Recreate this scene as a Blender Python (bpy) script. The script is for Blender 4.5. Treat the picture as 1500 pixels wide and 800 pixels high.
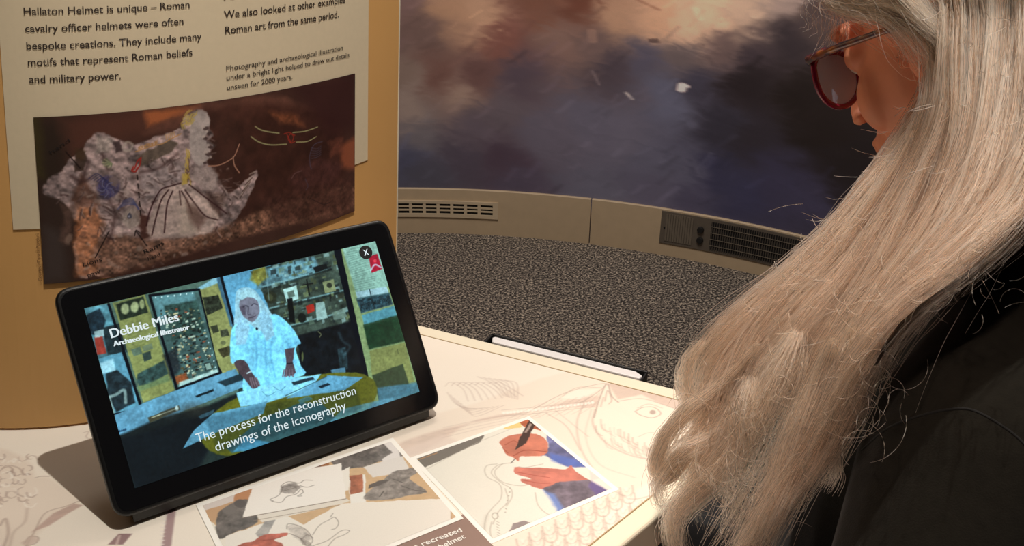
import bpy, bmesh, math, random
import numpy as np
from mathutils import Vector, Matrix
from mathutils.bvhtree import BVHTree

scene = bpy.context.scene
for o in list(bpy.data.objects): bpy.data.objects.remove(o)
COL = scene.collection
rng = np.random.default_rng(7); random.seed(7)

# ------------------------------------------------------------------ camera
FPX = 1300.0; PITCH = math.radians(24.8); ROLL = math.radians(1.0); CH = 1.26; TZ = 0.80
CF = np.array([0, math.cos(PITCH), -math.sin(PITCH)]); CR0 = np.array([1., 0, 0]); CU0 = np.cross(CR0, CF)
CR = CR0*math.cos(ROLL) + CU0*math.sin(ROLL); CU = -CR0*math.sin(ROLL) + CU0*math.cos(ROLL)
CP = np.array([0, 0, CH])
cam = bpy.data.cameras.new('camera'); camo = bpy.data.objects.new('camera', cam); COL.objects.link(camo)
m = Matrix(((CR[0], CU[0], -CF[0], CP[0]), (CR[1], CU[1], -CF[1], CP[1]), (CR[2], CU[2], -CF[2], CP[2]), (0, 0, 0, 1)))
camo.matrix_world = m
cam.sensor_fit = 'HORIZONTAL'; cam.sensor_width = 36; cam.lens = FPX/1500*36; cam.clip_start = 0.02
cam.dof.use_dof = False
scene.camera = camo
# ------------------------------------------------------------------ colour management, world, lights
scene.view_settings.view_transform = 'Standard'; scene.view_settings.look = 'None'
scene.view_settings.exposure = 0.0; scene.view_settings.gamma = 1.0
try: scene.view_settings.use_curve_mapping = False
except Exception: pass
w = bpy.data.worlds.new('world'); scene.world = w; w.use_nodes = True
w.node_tree.nodes['Background'].inputs[0].default_value = (0.9, 0.85, 0.9, 1); w.node_tree.nodes['Background'].inputs[1].default_value = 0.05
def lamp(name, kind, loc, target, energy, color, size=0.1, angle=60, blend=0.5):
    L = bpy.data.lights.new(name, kind); L.energy = energy; L.color = color
    if kind == 'SPOT': L.spot_size = math.radians(angle); L.spot_blend = blend; L.shadow_soft_size = size
    if kind == 'AREA': L.shape = 'DISK'; L.size = size
    o = bpy.data.objects.new(name, L); COL.objects.link(o); o.location = loc
    o.rotation_euler = (Vector(target)-Vector(loc)).to_track_quat('-Z', 'Y').to_euler(); return o
lamp('table_spotlight', 'SPOT', (0.17, 0.51, 2.55), (-0.03, 0.62, 0.8), 79, (1.0, 0.95, 0.86), 0.012, 58, 0.8)
lamp('hair_fill_spot', 'SPOT', (-0.25, -0.35, 2.5), (0.17, 0.49, 0.90), 88, (1.0, 0.78, 0.64), 0.04, 17, 1.0)  # added spot that brightens and warms the hair, no known fixture
lamp('panel_spotlight', 'SPOT', (-0.1, -0.55, 2.5), (-0.3, 0.8, 1.27), 20, (1.0, 0.80, 0.58), 0.05, 25, 1.0)
lamp('mural_light', 'AREA', (0.0, 1.7, 2.45), (0.2, 3.0, 0.4), 31, (1.0, 0.88, 0.78), 0.9)
lamp('room_fill', 'AREA', (0.3, 0.8, 2.6), (0.3, 1.2, 0), 5, (1.0, 0.85, 0.75), 1.2)  # added dim fill for the whole room, no known fixture

# ------------------------------------------------------------------ helpers
def ray(x, y): return CF + CR*(x-750)/FPX - CU*(y-400)/FPX
def at_z(x, y, z): d = ray(x, y); return CP + d*((z-CH)/d[2])
def at_d(x, y, dep): return CP + ray(x, y)*dep
def proj(p):
    v = np.asarray(p, float)-CP; dd = v@CF
    return np.array([750+FPX*(v@CR)/dd, 400-FPX*(v@CU)/dd])
def lin(c):
    c = np.asarray(c, float)/255.0
    return np.where(c <= 0.04045, c/12.92, ((c+0.055)/1.055)**2.4)
def tag(o, label=None, cat=None, group=None, kind=None):
    if label: o['label'] = label
    if cat: o['category'] = cat
    if group: o['group'] = group
    if kind: o['kind'] = kind
    return o
def empty(name, loc=(0, 0, 0), label=None, cat=None, group=None, kind=None):
    o = bpy.data.objects.new(name, None); COL.objects.link(o); o.location = loc; o.empty_display_size = .05
    bpy.context.view_layer.update()
    return tag(o, label, cat, group, kind)
def link(name, me, mat, parent=None, smooth=True):
    o = bpy.data.objects.new(name, me); COL.objects.link(o)
    if mat: me.materials.append(mat) if not len(me.materials) else None
    if smooth and len(me.polygons): me.polygons.foreach_set('use_smooth', np.ones(len(me.polygons), bool))
    if parent is not None:
        o.parent = parent; o.matrix_parent_inverse = wm(parent).inverted()
    return o
def wm(o):
    M = Matrix.LocRotScale(o.location, o.rotation_euler, o.scale)
    if o.parent: M = wm(o.parent) @ o.matrix_parent_inverse @ M
    return M
def mesh(name, vs, fs):
    me = bpy.data.meshes.new(name); me.from_pydata([tuple(map(float, v)) for v in vs], [], [tuple(map(int, f)) for f in fs]); me.update(); return me

class MB:
    """collects boxes, tubes, plates, lathes, ellipsoids; links them as one mesh"""
    def __init__(s): s.v = []; s.f = []
    def add(s, v, f):
        k = len(s.v); s.v += [tuple(map(float, p)) for p in v]; s.f += [tuple(int(i)+k for i in q) for q in f]; return s
    def box(s, c, ax, ay, az, h):
        c = np.array(c, float); A = [np.array(a, float)*hh for a, hh in zip((ax, ay, az), h)]
        v = [c+A[0]*i+A[1]*j+A[2]*k for i in (-1, 1) for j in (-1, 1) for k in (-1, 1)]
        return s.add(v, [(0, 1, 3, 2), (4, 6, 7, 5), (0, 4, 5, 1), (2, 3, 7, 6), (0, 2, 6, 4), (1, 5, 7, 3)])
    def prism(s, pts, n, cap=True):
        """pts: closed loop of 3D points, extruded by vector n"""
        k = len(pts); n = np.array(n, float); v = [np.array(p, float) for p in pts]+[np.array(p, float)+n for p in pts]
        f = [(i, (i+1) % k, (i+1) % k+k, i+k) for i in range(k)]
        if cap: f += [tuple(range(k))[::-1], tuple(range(k, 2*k))]
        return s.add(v, f)
    def tube(s, pts, r, seg=8, closed=False, sx=1.0):
        pts = [np.array(p, float) for p in pts]; n = len(pts); r = [r]*n if np.isscalar(r) else list(r)
        v = []; up = np.array([0, 0, 1.]); prev = None
        for i, p in enumerate(pts):
            a = pts[(i-1) % n] if (closed or i > 0) else p; b = pts[(i+1) % n] if (closed or i < n-1) else p
            t = (b-a)/(np.linalg.norm(b-a)+1e-12)
            if prev is None:
                q = np.cross(t, up); q = np.cross(t, np.array([1., 0, 0])) if np.linalg.norm(q) < .1 else q
            else: q = prev-t*(prev@t)
            q /= np.linalg.norm(q)+1e-12; prev = q; w_ = np.cross(t, q)
            for k in range(seg):
                a_ = 2*math.pi*k/seg; v.append(p+(q*math.cos(a_)*sx+w_*math.sin(a_))*r[i])
        f = []
        for i in range(n if closed else n-1):
            for k in range(seg):
                j = (i+1) % n; f.append((i*seg+k, i*seg+(k+1) % seg, j*seg+(k+1) % seg, j*seg+k))
        if not closed: f += [tuple(range(seg))[::-1], tuple((n-1)*seg+k for k in range(seg))]
        return s.add(v, f)
    def rings(s, cs, seg=24):
        """cs: list of (centre, axis1*r1, axis2*r2) ellipse rings, capped"""
        v = []
        for c, a, b in cs:
            for k in range(seg):
                t = 2*math.pi*k/seg; v.append(np.array(c)+np.array(a)*math.cos(t)+np.array(b)*math.sin(t))
        n = len(cs); f = [(i*seg+k, i*seg+(k+1) % seg, (i+1)*seg+(k+1) % seg, (i+1)*seg+k) for i in range(n-1) for k in range(seg)]
        f += [tuple(range(seg))[::-1], tuple((n-1)*seg+k for k in range(seg))]
        return s.add(v, f)
    def ell(s, c, ax, r, nu=20, nv=12):
        """ellipsoid: axes ax (3 vectors), radii r"""
        c = np.array(c, float); v = []; 
        for j in range(nv+1):
            p = math.pi*j/nv
            for k in range(nu):
                t = 2*math.pi*k/nu
                v.append(c+np.array(ax[0])*r[0]*math.sin(p)*math.cos(t)+np.array(ax[1])*r[1]*math.sin(p)*math.sin(t)+np.array(ax[2])*r[2]*math.cos(p))
        f = [(j*nu+k, j*nu+(k+1) % nu, (j+1)*nu+(k+1) % nu, (j+1)*nu+k) for j in range(nv) for k in range(nu)]
        return s.add(v, f)
    def cap(s, a, b, ra, rb, seg=16):
        """round cone from a to b"""
        a = np.array(a, float); b = np.array(b, float); t = (b-a)/np.linalg.norm(b-a); P = []; R = []
        for q in np.linspace(-1, 0, 6): P.append(a+t*ra*math.sin(q*math.pi/2)); R.append(max(1e-4, ra*math.cos(q*math.pi/2)))
        for q in np.linspace(0, 1, 6): P.append(b+t*rb*math.sin(q*math.pi/2)); R.append(max(1e-4, rb*math.cos(q*math.pi/2)))
        return s.tube(P, R, seg)
    def build(s, name, mat, parent=None, smooth=False, fix=False):
        me = mesh(name, s.v, s.f)
        if fix:
            bm = bmesh.new(); bm.from_mesh(me); bmesh.ops.recalc_face_normals(bm, faces=bm.faces); bm.to_mesh(me); bm.free()
        return link(name, me, mat, parent, smooth)
def bevel(o, wd=.001, seg=2):
    md = o.modifiers.new('bevel', 'BEVEL'); md.width = wd; md.segments = seg; md.limit_method = 'ANGLE'; return o

# ------------------------------------------------------------------ materials
def nodes(name):
    M = bpy.data.materials.new(name); M.use_nodes = True; nt = M.node_tree; return M, nt, nt.nodes['Principled BSDF']
def mat(name, col, rough=.5, metal=0., var=.06, scale=40., bump=0., bscale=200., coat=0., spec=.5, sheen=0.):
    """procedural: noise varied colour, optional bump"""
    M, nt, b = nodes(name); c = lin(col)
    tc = nt.nodes.new('ShaderNodeTexCoord'); no = nt.nodes.new('ShaderNodeTexNoise'); no.inputs['Scale'].default_value = scale; no.inputs['Detail'].default_value = 4
    mx = nt.nodes.new('ShaderNodeMix'); mx.data_type = 'RGBA'
    mx.inputs[6].default_value = (*np.clip(c*(1-var*2), 0, 1), 1); mx.inputs[7].default_value = (*np.clip(c*(1+var*2), 0, 1), 1)
    nt.links.new(tc.outputs['Object'], no.inputs['Vector']); nt.links.new(no.outputs['Fac'], mx.inputs[0]); nt.links.new(mx.outputs[2], b.inputs['Base Color'])
    b.inputs['Roughness'].default_value = rough; b.inputs['Metallic'].default_value = metal; b.inputs['Coat Weight'].default_value = coat
    b.inputs['Specular IOR Level'].default_value = spec; b.inputs['Sheen Weight'].default_value = sheen
    if bump:
        n2 = nt.nodes.new('ShaderNodeTexNoise'); n2.inputs['Scale'].default_value = bscale; n2.inputs['Detail'].default_value = 3
        bp = nt.nodes.new('ShaderNodeBump'); bp.inputs['Strength'].default_value = bump; bp.inputs['Distance'].default_value = .002
        nt.links.new(tc.outputs['Object'], n2.inputs['Vector']); nt.links.new(n2.outputs['Fac'], bp.inputs['Height']); nt.links.new(bp.outputs['Normal'], b.inputs['Normal'])
    return M
def printmat(name, rough=.35, emit=0., spec=.4, grain=0.05, gscale=900.):
    """colour comes from the point colour attribute painted below (flat print), with fine grain"""
    M, nt, b = nodes(name); a = nt.nodes.new('ShaderNodeVertexColor'); a.layer_name = 'Col'
    tc = nt.nodes.new('ShaderNodeTexCoord'); no = nt.nodes.new('ShaderNodeTexNoise'); no.inputs['Scale'].default_value = gscale
    mr = nt.nodes.new('ShaderNodeMapRange'); mr.inputs[1].default_value = .3; mr.inputs[2].default_value = .7; mr.inputs[3].default_value = 1-grain; mr.inputs[4].default_value = 1+grain
    vm = nt.nodes.new('ShaderNodeVectorMath'); vm.operation = 'SCALE'
    nt.links.new(tc.outputs['Object'], no.inputs['Vector']); nt.links.new(no.outputs['Fac'], mr.inputs[0]); nt.links.new(a.outputs['Color'], vm.inputs[0]); nt.links.new(mr.outputs[0], vm.inputs['Scale'])
    b.inputs['Roughness'].default_value = rough; b.inputs['Specular IOR Level'].default_value = spec
    if emit:
        b.inputs['Base Color'].default_value = (.008, .008, .008, 1); nt.links.new(vm.outputs[0], b.inputs['Emission Color']); b.inputs['Emission Strength'].default_value = emit
    else: nt.links.new(vm.outputs[0], b.inputs['Base Color'])
    return M
def emis(name, col, strength):
    M, nt, b = nodes(name); b.inputs['Base Color'].default_value = (.01, .01, .01, 1)
    b.inputs['Emission Color'].default_value = (*lin(col), 1); b.inputs['Emission Strength'].default_value = strength; return M

# ------------------------------------------------------------------ painting of flat prints (point colours on a fine grid)
def vnoise(h, w_, cell, seed=0):
    r = np.random.default_rng(seed); gh, gw = int(h/cell)+3, int(w_/cell)+3; g = r.random((gh, gw))
    y = np.arange(h)/cell; x = np.arange(w_)/cell; yi = y.astype(int); xi = x.astype(int)
    fy = y-yi; fx = x-xi; fy = fy*fy*(3-2*fy); fx = fx*fx*(3-2*fx)
    a = g[yi][:, xi]; b = g[yi][:, xi+1]; c = g[yi+1][:, xi]; d = g[yi+1][:, xi+1]
    return (a*(1-fx)+b*fx)*(1-fy[:, None])+(c*(1-fx)+d*fx)*fy[:, None]
FB = {}
def fbm(h, w_, cell, oct=4, seed=0):
    if (h, w_, cell, oct, seed) not in FB: FB[(h, w_, cell, oct, seed)] = fbm_(h, w_, cell, oct, seed)
    return FB[(h, w_, cell, oct, seed)]
def fbm_(h, w_, cell, oct=4, seed=0):
    s = 0; a = 1; t = 0
    for k in range(oct): s = s+a*vnoise(h, w_, max(1.01, cell/2**k), seed+k); t += a; a *= .6
    return s/t
class Canvas:
    """W x H metres; uv point -> canvas cell; T maps a point of the photograph to (u, v) in metres on the real surface"""
    def __init__(s, W, H, res, bg, T=None, u0=0., v0=0.):
        s.W, s.H, s.res, s.u0, s.v0 = W, H, res, u0, v0; s.nx = int(round(W/res))+1; s.ny = int(round(H/res))+1
        s.a = np.tile(np.array(bg, float), (s.ny, s.nx, 1)); s.T = T; s.k = 1.; s.wx = s.wy = 0.
        s.sx = (s.nx-1)/W; s.sy = (s.ny-1)/H
    def pts(s, P):
        if s.T: P = [s.T(*p) for p in P]
        return np.array([((p[0]-s.u0)*s.sx, (p[1]-s.v0)*s.sy) for p in P], float)
    def _box(s, P, pad):
        x0 = max(0, int(P[:, 0].min()-pad)); x1 = min(s.nx, int(P[:, 0].max()+pad)+2); y0 = max(0, int(P[:, 1].min()-pad)); y1 = min(s.ny, int(P[:, 1].max()+pad)+2)
        return x0, x1, y0, y1
    def _d(s, P, b, closed):
        x0, x1, y0, y1 = b; X, Y = np.meshgrid(np.arange(x0, x1), np.arange(y0, y1))
        if closed and np.ndim(s.wx): X = X+s.wx[y0:y1, x0:x1]; Y = Y+s.wy[y0:y1, x0:x1]
        d = np.full(X.shape, 1e9); ins = np.zeros(X.shape, bool)
        n = len(P)
        for i in range(n if closed else n-1):
            a = P[i]; c = P[(i+1) % n]; e = c-a; L = e@e+1e-12
            t = np.clip(((X-a[0])*e[0]+(Y-a[1])*e[1])/L, 0, 1); d = np.minimum(d, (X-a[0]-t*e[0])**2+(Y-a[1]-t*e[1])**2)
            if closed and abs(a[1]-c[1]) > 1e-12:
                cr = ((a[1] > Y) != (c[1] > Y)) & (X < (c[0]-a[0])*(Y-a[1])/(c[1]-a[1])+a[0]); ins ^= cr
        d = np.sqrt(d); return np.where(ins, -d, d)
    def set_warp(s, amp, cell):
        s.wx = (fbm(s.ny, s.nx, cell, 3, 91)-.5)*amp*2; s.wy = (fbm(s.ny, s.nx, cell, 3, 95)-.5)*amp*2
    def blend(s, b, al, col):
        x0, x1, y0, y1 = b; al = al[..., None]; s.a[y0:y1, x0:x1] = s.a[y0:y1, x0:x1]*(1-al)+np.array(col, float)*al
    def poly(s, P, col, alpha=1., soft=1., tex=0., cell=8, seed=1, emb=0.):
        P = s.pts(P); soft = max(1., soft*s.k); P = closed_smooth(P) if len(P) >= 8 else P; b = s._box(P, soft+(4 if np.ndim(s.wx) else 0))
        if b[1] <= b[0] or b[3] <= b[2]: return
        d = s._d(P, b, True); al = np.clip(.5-d/soft, 0, 1)*alpha
        c = np.array(col, float)
        if tex:
            n = fbm(s.ny, s.nx, cell, 4, seed)[b[2]:b[3], b[0]:b[1]]; c = c[None, None, :]*(1+tex*(n-.5)*2)[..., None]
        if emb:
            n = fbm(s.ny, s.nx, cell, 3, seed+60); e = (np.roll(n, 2, 0)-n)+(np.roll(n, 2, 1)-n)*.6; e = np.clip(e*cell*.55*emb, -1, 1)[b[2]:b[3], b[0]:b[1]]
            c = (c if c.ndim == 3 else c[None, None, :])*(1+e)[..., None]
        s.blend(b, al, c)
    def line(s, P, wd, col, alpha=1., soft=1.):
        P = s.pts(P); wd *= s.k; soft = max(1., soft*s.k); b = s._box(P, wd+soft+1)
        if b[1] <= b[0] or b[3] <= b[2]: return
        d = s._d(P, b, False); s.blend(b, np.clip(.5-(d-wd/2)/soft, 0, 1)*alpha, col)
    def curve(s, P, wd, col, alpha=1., soft=1., n=6):
        s.line(smooth(P, n), wd, col, alpha, soft)
    def ell(s, c, rx, ry, col, alpha=1., soft=1., rot=0., **k):
        P = [(c[0]+rx*math.cos(t)*math.cos(rot)-ry*math.sin(t)*math.sin(rot), c[1]+rx*math.cos(t)*math.sin(rot)+ry*math.sin(t)*math.cos(rot)) for t in np.linspace(0, 2*math.pi, 20, endpoint=False)]
        s.poly(P, col, alpha, soft, **k)
    def mesh(s, name, fn, keep=None):
        """fn(U, V) -> (ny, nx, 3)"""
        U, V = np.meshgrid(s.u0+np.arange(s.nx)/s.sx, s.v0+np.arange(s.ny)/s.sy)
        P = fn(U, V); me = grid_mesh(name, P, keep)
        rgba = np.ones((s.ny*s.nx, 4), np.float32); rgba[:, :3] = lin(np.clip(s.a, 0, 255)).reshape(-1, 3)
        at = me.color_attributes.new('Col', 'FLOAT_COLOR', 'POINT'); at.data.foreach_set('color', rgba.ravel()); return me
def grid_mesh(name, P, keep=None):
    ny, nx = P.shape[:2]; me = bpy.data.meshes.new(name)
    I = np.arange(ny*nx).reshape(ny, nx); F = np.stack([I[:-1, :-1], I[:-1, 1:], I[1:, 1:], I[1:, :-1]], -1).reshape(-1, 4)
    if keep is not None:
        C = P.reshape(-1, 3)[F].mean(1); F = F[keep(C)]
    me.vertices.add(ny*nx); me.vertices.foreach_set('co', P.reshape(-1).astype(np.float32))
    me.loops.add(len(F)*4); me.loops.foreach_set('vertex_index', F.reshape(-1).astype(np.int32))
    me.polygons.add(len(F)); me.polygons.foreach_set('loop_start', (np.arange(len(F))*4).astype(np.int32)); me.polygons.foreach_set('loop_total', np.full(len(F), 4, np.int32))
    me.update(calc_edges=True); return me
def closed_smooth(P, n=3):
    m_ = len(P); out = []
    for i in range(m_):
        a, b, c, d = P[i-1], P[i], P[(i+1) % m_], P[(i+2) % m_]
        for k in range(n):
            t = k/n; out.append(.5*((2*b)+(-a+c)*t+(2*a-5*b+4*c-d)*t*t+(-a+3*b-3*c+d)*t**3))
    return np.array(out)
def smooth(P, n=6):
    P = [np.array(p, float) for p in P]
    if len(P) < 3: return P
    Q = [2*P[0]-P[1]]+P+[2*P[-1]-P[-2]]; out = []
    for i in range(1, len(Q)-2):
        for k in range(n):
            t = k/n; a, b, c, d = Q[i-1:i+3]; out.append(.5*((2*b)+(-a+c)*t+(2*a-5*b+4*c-d)*t*t+(-a+3*b-3*c+d)*t**3))
    out.append(P[-1]); return out

# ------------------------------------------------------------------ lettering
def text_mesh(body, bold=0.0):
    cu = bpy.data.curves.new('t', 'FONT'); cu.body = body; cu.size = 1; cu.offset = bold; cu.resolution_u = 3
    o = bpy.data.objects.new('t', cu); COL.objects.link(o); dg = bpy.context.evaluated_depsgraph_get(); dg.update()
    me = bpy.data.meshes.new_from_object(o.evaluated_get(dg)); bpy.data.objects.remove(o)
    co = np.zeros(len(me.vertices)*3, np.float32); me.vertices.foreach_get('co', co); return me, co.reshape(-1, 3)
def put_text(name, body, mt, parent, surf, a, b, xh, bold=0.0, label=None):
    """surf(u, v) -> 3D; a, b = (u, v) of baseline start and end; xh = cap height in metres"""
    me, co = text_mesh(body, bold); x0, x1 = co[:, 0].min(), co[:, 0].max(); a = np.array(a); b = np.array(b); L = np.linalg.norm(b-a)
    e = (b-a)/L; n = np.array([-e[1], e[0]]); s = L/(x1-x0); sy = xh/.70
    uv = a[None]+(co[:, :1]-x0)*s*e+co[:, 1:2]*sy*n
    P = surf(uv[:, 0], uv[:, 1]); me.vertices.foreach_set('co', P.astype(np.float32).ravel()); me.update()
    o = link(name, me, mt, parent, False); tag(o, label); return o
def newton(S, px, g):
    """(u, v) such that surface point S(u, v) is seen at px"""
    x = np.array(g, float)
    for _ in range(25):
        r = proj(S(x[0], x[1]))-px; J = np.array([(proj(S(x[0]+1e-5, x[1]))-px-r)/1e-5, (proj(S(x[0], x[1]+1e-5))-px-r)/1e-5]).T
        x = x-np.clip(np.linalg.solve(J, r), -.1, .1)
    return x

# ================================================================== THE ROOM
RC = np.array([-0.303, 0.918]); RR = 2.165
def arc(r, th, z): return (RC[0]+r*math.cos(th), RC[1]+r*math.sin(th), z)
NA = 192
fl = MB().add([arc(RR+.1, 2*math.pi*k/NA, 0) for k in range(NA)], [tuple(range(NA))]).build('floor', None); tag(fl, kind='structure')
def carpet():
    M, nt, b = nodes('carpet'); tc = nt.nodes.new('ShaderNodeTexCoord')
    n1 = nt.nodes.new('ShaderNodeTexNoise'); n1.inputs['Scale'].default_value = 130; n1.inputs['Detail'].default_value = 5; n1.inputs['Roughness'].default_value = .75
    n2 = nt.nodes.new('ShaderNodeTexNoise'); n2.inputs['Scale'].default_value = 2.0
    cr = nt.nodes.new('ShaderNodeValToRGB'); e = cr.color_ramp.elements
    e[0].position = .40; e[0].color = (*lin((40, 37, 36)), 1); e[1].position = .62; e[1].color = (*lin((240, 226, 205)), 1)
    k = e.new(.50); k.color = (*lin((98, 93, 90)), 1)
    mx = nt.nodes.new('ShaderNodeMix'); mx.data_type = 'RGBA'; mx.blend_type = 'MULTIPLY'; mx.inputs[0].default_value = .2
    nt.links.new(tc.outputs['Object'], n1.inputs['Vector']); nt.links.new(tc.outputs['Object'], n2.inputs['Vector']); nt.links.new(n1.outputs['Fac'], cr.inputs[0])
    nt.links.new(cr.outputs[0], mx.inputs[6]); nt.links.new(n2.outputs['Fac'], mx.inputs[7]); nt.links.new(mx.outputs[2], b.inputs['Base Color'])
    bp = nt.nodes.new('ShaderNodeBump'); bp.inputs['Strength'].default_value = .9; bp.inputs['Distance'].default_value = .004
    nt.links.new(n1.outputs['Fac'], bp.inputs['Height']); nt.links.new(bp.outputs['Normal'], b.inputs['Normal']); b.inputs['Roughness'].default_value = .95; b.inputs['Specular IOR Level'].default_value = .1
    return M
fl.data.materials.append(carpet())
ce = MB().add([arc(RR+.1, -2*math.pi*k/NA, 2.7) for k in range(NA)], [tuple(range(NA))]).build('ceiling', mat('ceiling_paint', (52, 50, 50), .9)); tag(ce, kind='structure')

# mural: printed picture of feathers, blurred patches of colour
MC = [(580,10,95,75,75),(620,50,88,70,68),(660,15,140,108,88),(700,25,150,118,98),(740,60,105,68,62),(800,10,100,66,55),(850,5,88,52,42),(900,30,148,115,95),(960,20,170,132,108),
 (1000,30,188,152,128),(1050,10,195,160,135),(1100,15,175,148,130),(1150,5,140,122,118),(1200,20,70,58,58),(580,120,100,85,80),(640,110,92,66,62),(700,110,84,60,60),(760,110,70,60,72),
 (820,50,108,85,80),(870,70,92,75,75),(900,100,64,56,66),(950,90,70,68,86),(1000,75,88,78,82),(1050,60,85,70,72),(1100,70,54,46,54),(1150,60,46,40,46),(600,150,120,106,102),(680,135,128,108,100),
 (740,160,82,74,84),(620,200,88,84,92),(700,190,78,70,82),(600,240,62,64,86),(680,240,64,58,72),(740,240,64,52,66),(800,200,82,78,94),(860,180,82,80,98),(920,200,84,82,100),(980,150,80,82,104),
 (960,240,80,80,100),(1000,240,74,74,94),(1050,180,44,42,54),(1030,120,56,54,70),(1100,120,36,30,34),(1100,200,42,38,46),(1180,150,33,27,27),(1200,200,33,27,27),(1250,240,33,28,30),(1150,270,52,50,74),
 (1100,280,50,50,76),(1050,260,48,48,72),(1180,300,54,52,76),(1250,290,35,30,35),(1200,330,50,48,66),(860,280,80,80,98),(760,280,68,62,80),(620,270,62,62,76),(1020,290,64,62,84),(960,290,76,74,94),
 (550,60,90,72,74),(500,150,110,92,88),(480,40,130,104,90),(440,220,70,66,84),(1350,60,60,48,48),(1450,200,42,38,48),(1500,20,120,90,70),(1400,300,46,44,60)]
def wall_uv(px, py, r=RR):
    d = ray(px, py); o = CP[:2]-RC; a = d[:2]@d[:2]; b = 2*o@d[:2]; c = o@o-r*r; t = (-b+math.sqrt(b*b-4*a*c))/(2*a); p = CP+d*t
    return math.atan2(p[1]-RC[1], p[0]-RC[0]), p[2]
cp = np.array([[*wall_uv(c[0], c[1])] for c in MC]); cc = np.array([c[2:] for c in MC], float)
cols = []
th = np.linspace(math.radians(20), math.radians(130), 520); zz = np.linspace(.12, 1.05, 300)
TH, ZZ = np.meshgrid(th, zz)
n1 = fbm(300, 520, 26, 5, 3)-.5; n2 = fbm(300, 520, 26, 5, 9)-.5
U9 = (np.arange(520)[None]*.80+np.arange(300)[:, None]*.60); V9 = (-np.arange(520)[None]*.60+np.arange(300)[:, None]*.80)   # barbs of the feathers fan out
gb = np.random.default_rng(77).random((40, 400)); q1 = (U9/60)+n2*1.2+20; q2 = V9/3.2+200+n1*14
def bil(g_, a_, b_):
    a_ = a_ % (g_.shape[0]-1); b_ = b_ % (g_.shape[1]-1); i, j = a_.astype(int), b_.astype(int); fa, fb = a_-i, b_-j
    return (g_[i, j]*(1-fa)+g_[i+1, j]*fa)*(1-fb)+(g_[i, j+1]*(1-fa)+g_[i+1, j+1]*fa)*fb
barb = bil(gb, q1, q2)-.5
tx = TH*RR+n1*.15+barb*.03; tz = ZZ+n2*.11+barb*.02
W0 = np.zeros(TH.shape); acc = np.zeros(TH.shape+(3,))
for (t0, z0), c in zip(cp, cc):
    d2 = (tx-t0*RR)**2+(tz-z0)**2; k = 1/(d2+.0025)**2.2; W0 += k; acc += k[..., None]*c
acc /= W0[..., None]
# feathery streaks running up to the right
sn = np.zeros(TH.shape)
for q in range(4):
    ang = math.radians(25+12*q); U_ = (TH*RR*math.cos(ang)*-1+ZZ*math.sin(ang)); V_ = (TH*RR*math.sin(ang)+ZZ*math.cos(ang))
    g = np.random.default_rng(40+q); tab_ = g.random((64, 512)); iu = (np.abs(U_)*7).astype(int) % 64; iv = np.abs(V_)*90; i0 = iv.astype(int) % 511; fr = iv-iv.astype(int)
    sn += tab_[iu, i0]*(1-fr)+tab_[iu, i0+1]*fr
acc *= (1+.02*(sn/4-.5)+.10*n1+.05*barb)[..., None]
mw = Canvas(TH.max()-TH.min(), zz[-1]-zz[0], 1, (0, 0, 0)); 
mw.nx, mw.ny = 520, 300; mw.u0, mw.v0 = th[0], zz[0]; mw.sx = 519/(th[-1]-th[0]); mw.sy = 299/(zz[-1]-zz[0]); mw.a = acc; mw.T = wall_uv
for P, wd, c, al in [([(918,136),(926,145)], 1.6, (170,160,160), .8), ([(985,28),(988,42)], 4, (180,145,120), .6), ([(1019,12),(1022,18),(1026,28)], 3, (200,165,140), .8), ([(867,45),(868,60)], 4, (150,115,100), .4),
    ([(688,26),(706,15)], 1.0, (170,135,110), .8), ([(998,132),(1000,124),(1004,126)], 4, (200,180,180), .9), ([(868,104),(878,124)], 1, (120,105,110), .6), ([(935,0),(965,14)], 2, (120,80,65), .5)]:
    mw.line(P, wd, c, al, 1.2)
for k in range(150):
    x = rng.uniform(575, 1200); y = rng.uniform(0, 300); L = rng.uniform(8, 34); a_ = rng.uniform(-.9, -.3)
    if x < 760 and y > 150: a_ = -rng.uniform(.6, 1.1)
    v = mw.pts([(x, y)])[0]; iy, ix = int(np.clip(v[1], 0, 299)), int(np.clip(v[0], 0, 519)); c = mw.a[iy, ix]*rng.choice([.86, .92, 1.1, 1.17])
    mw.curve([(x, y), (x+L*.5*math.cos(a_)-1, y+L*.5*math.sin(a_)+2), (x+L*math.cos(a_), y+L*math.sin(a_))], rng.uniform(.8, 3), c, .5, 2.2)
for k in range(9):
    mw.line([(950+k*1.6, 57+rng.uniform(-1, 1)), (953+k*1.6, 62)], .7, (50, 40, 45), .5)
mw.a = np.clip((mw.a*.88+mw.a.mean(-1, keepdims=True)*.12)*np.array([1.52, 1.52, 1.50]), 0, 255)
wm_ = mw.mesh('mural_print', lambda U, V: np.stack([RC[0]+(RR-.002)*np.cos(U), RC[1]+(RR-.002)*np.sin(U), V], -1))
wall = empty('wall_back', (RC[0], RC[1]+RR, 0), kind='structure')
lo = MB(); r_ = RR+.0
lo.add([arc(r_, 2*math.pi*k/NA, z) for k in range(NA) for z in (0, 2.7)], [((2*k) % (2*NA), (2*k+1) % (2*NA), (2*k+3) % (2*NA), (2*k+2) % (2*NA)) for k in range(NA)])
lo.build('wall_surface', mat('wall_paint', (78, 70, 80), .8, var=.2, scale=2), wall, True)
link('mural_print', wm_, printmat('mural_print', .55, spec=.3, grain=.05, gscale=500), wall)

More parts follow.
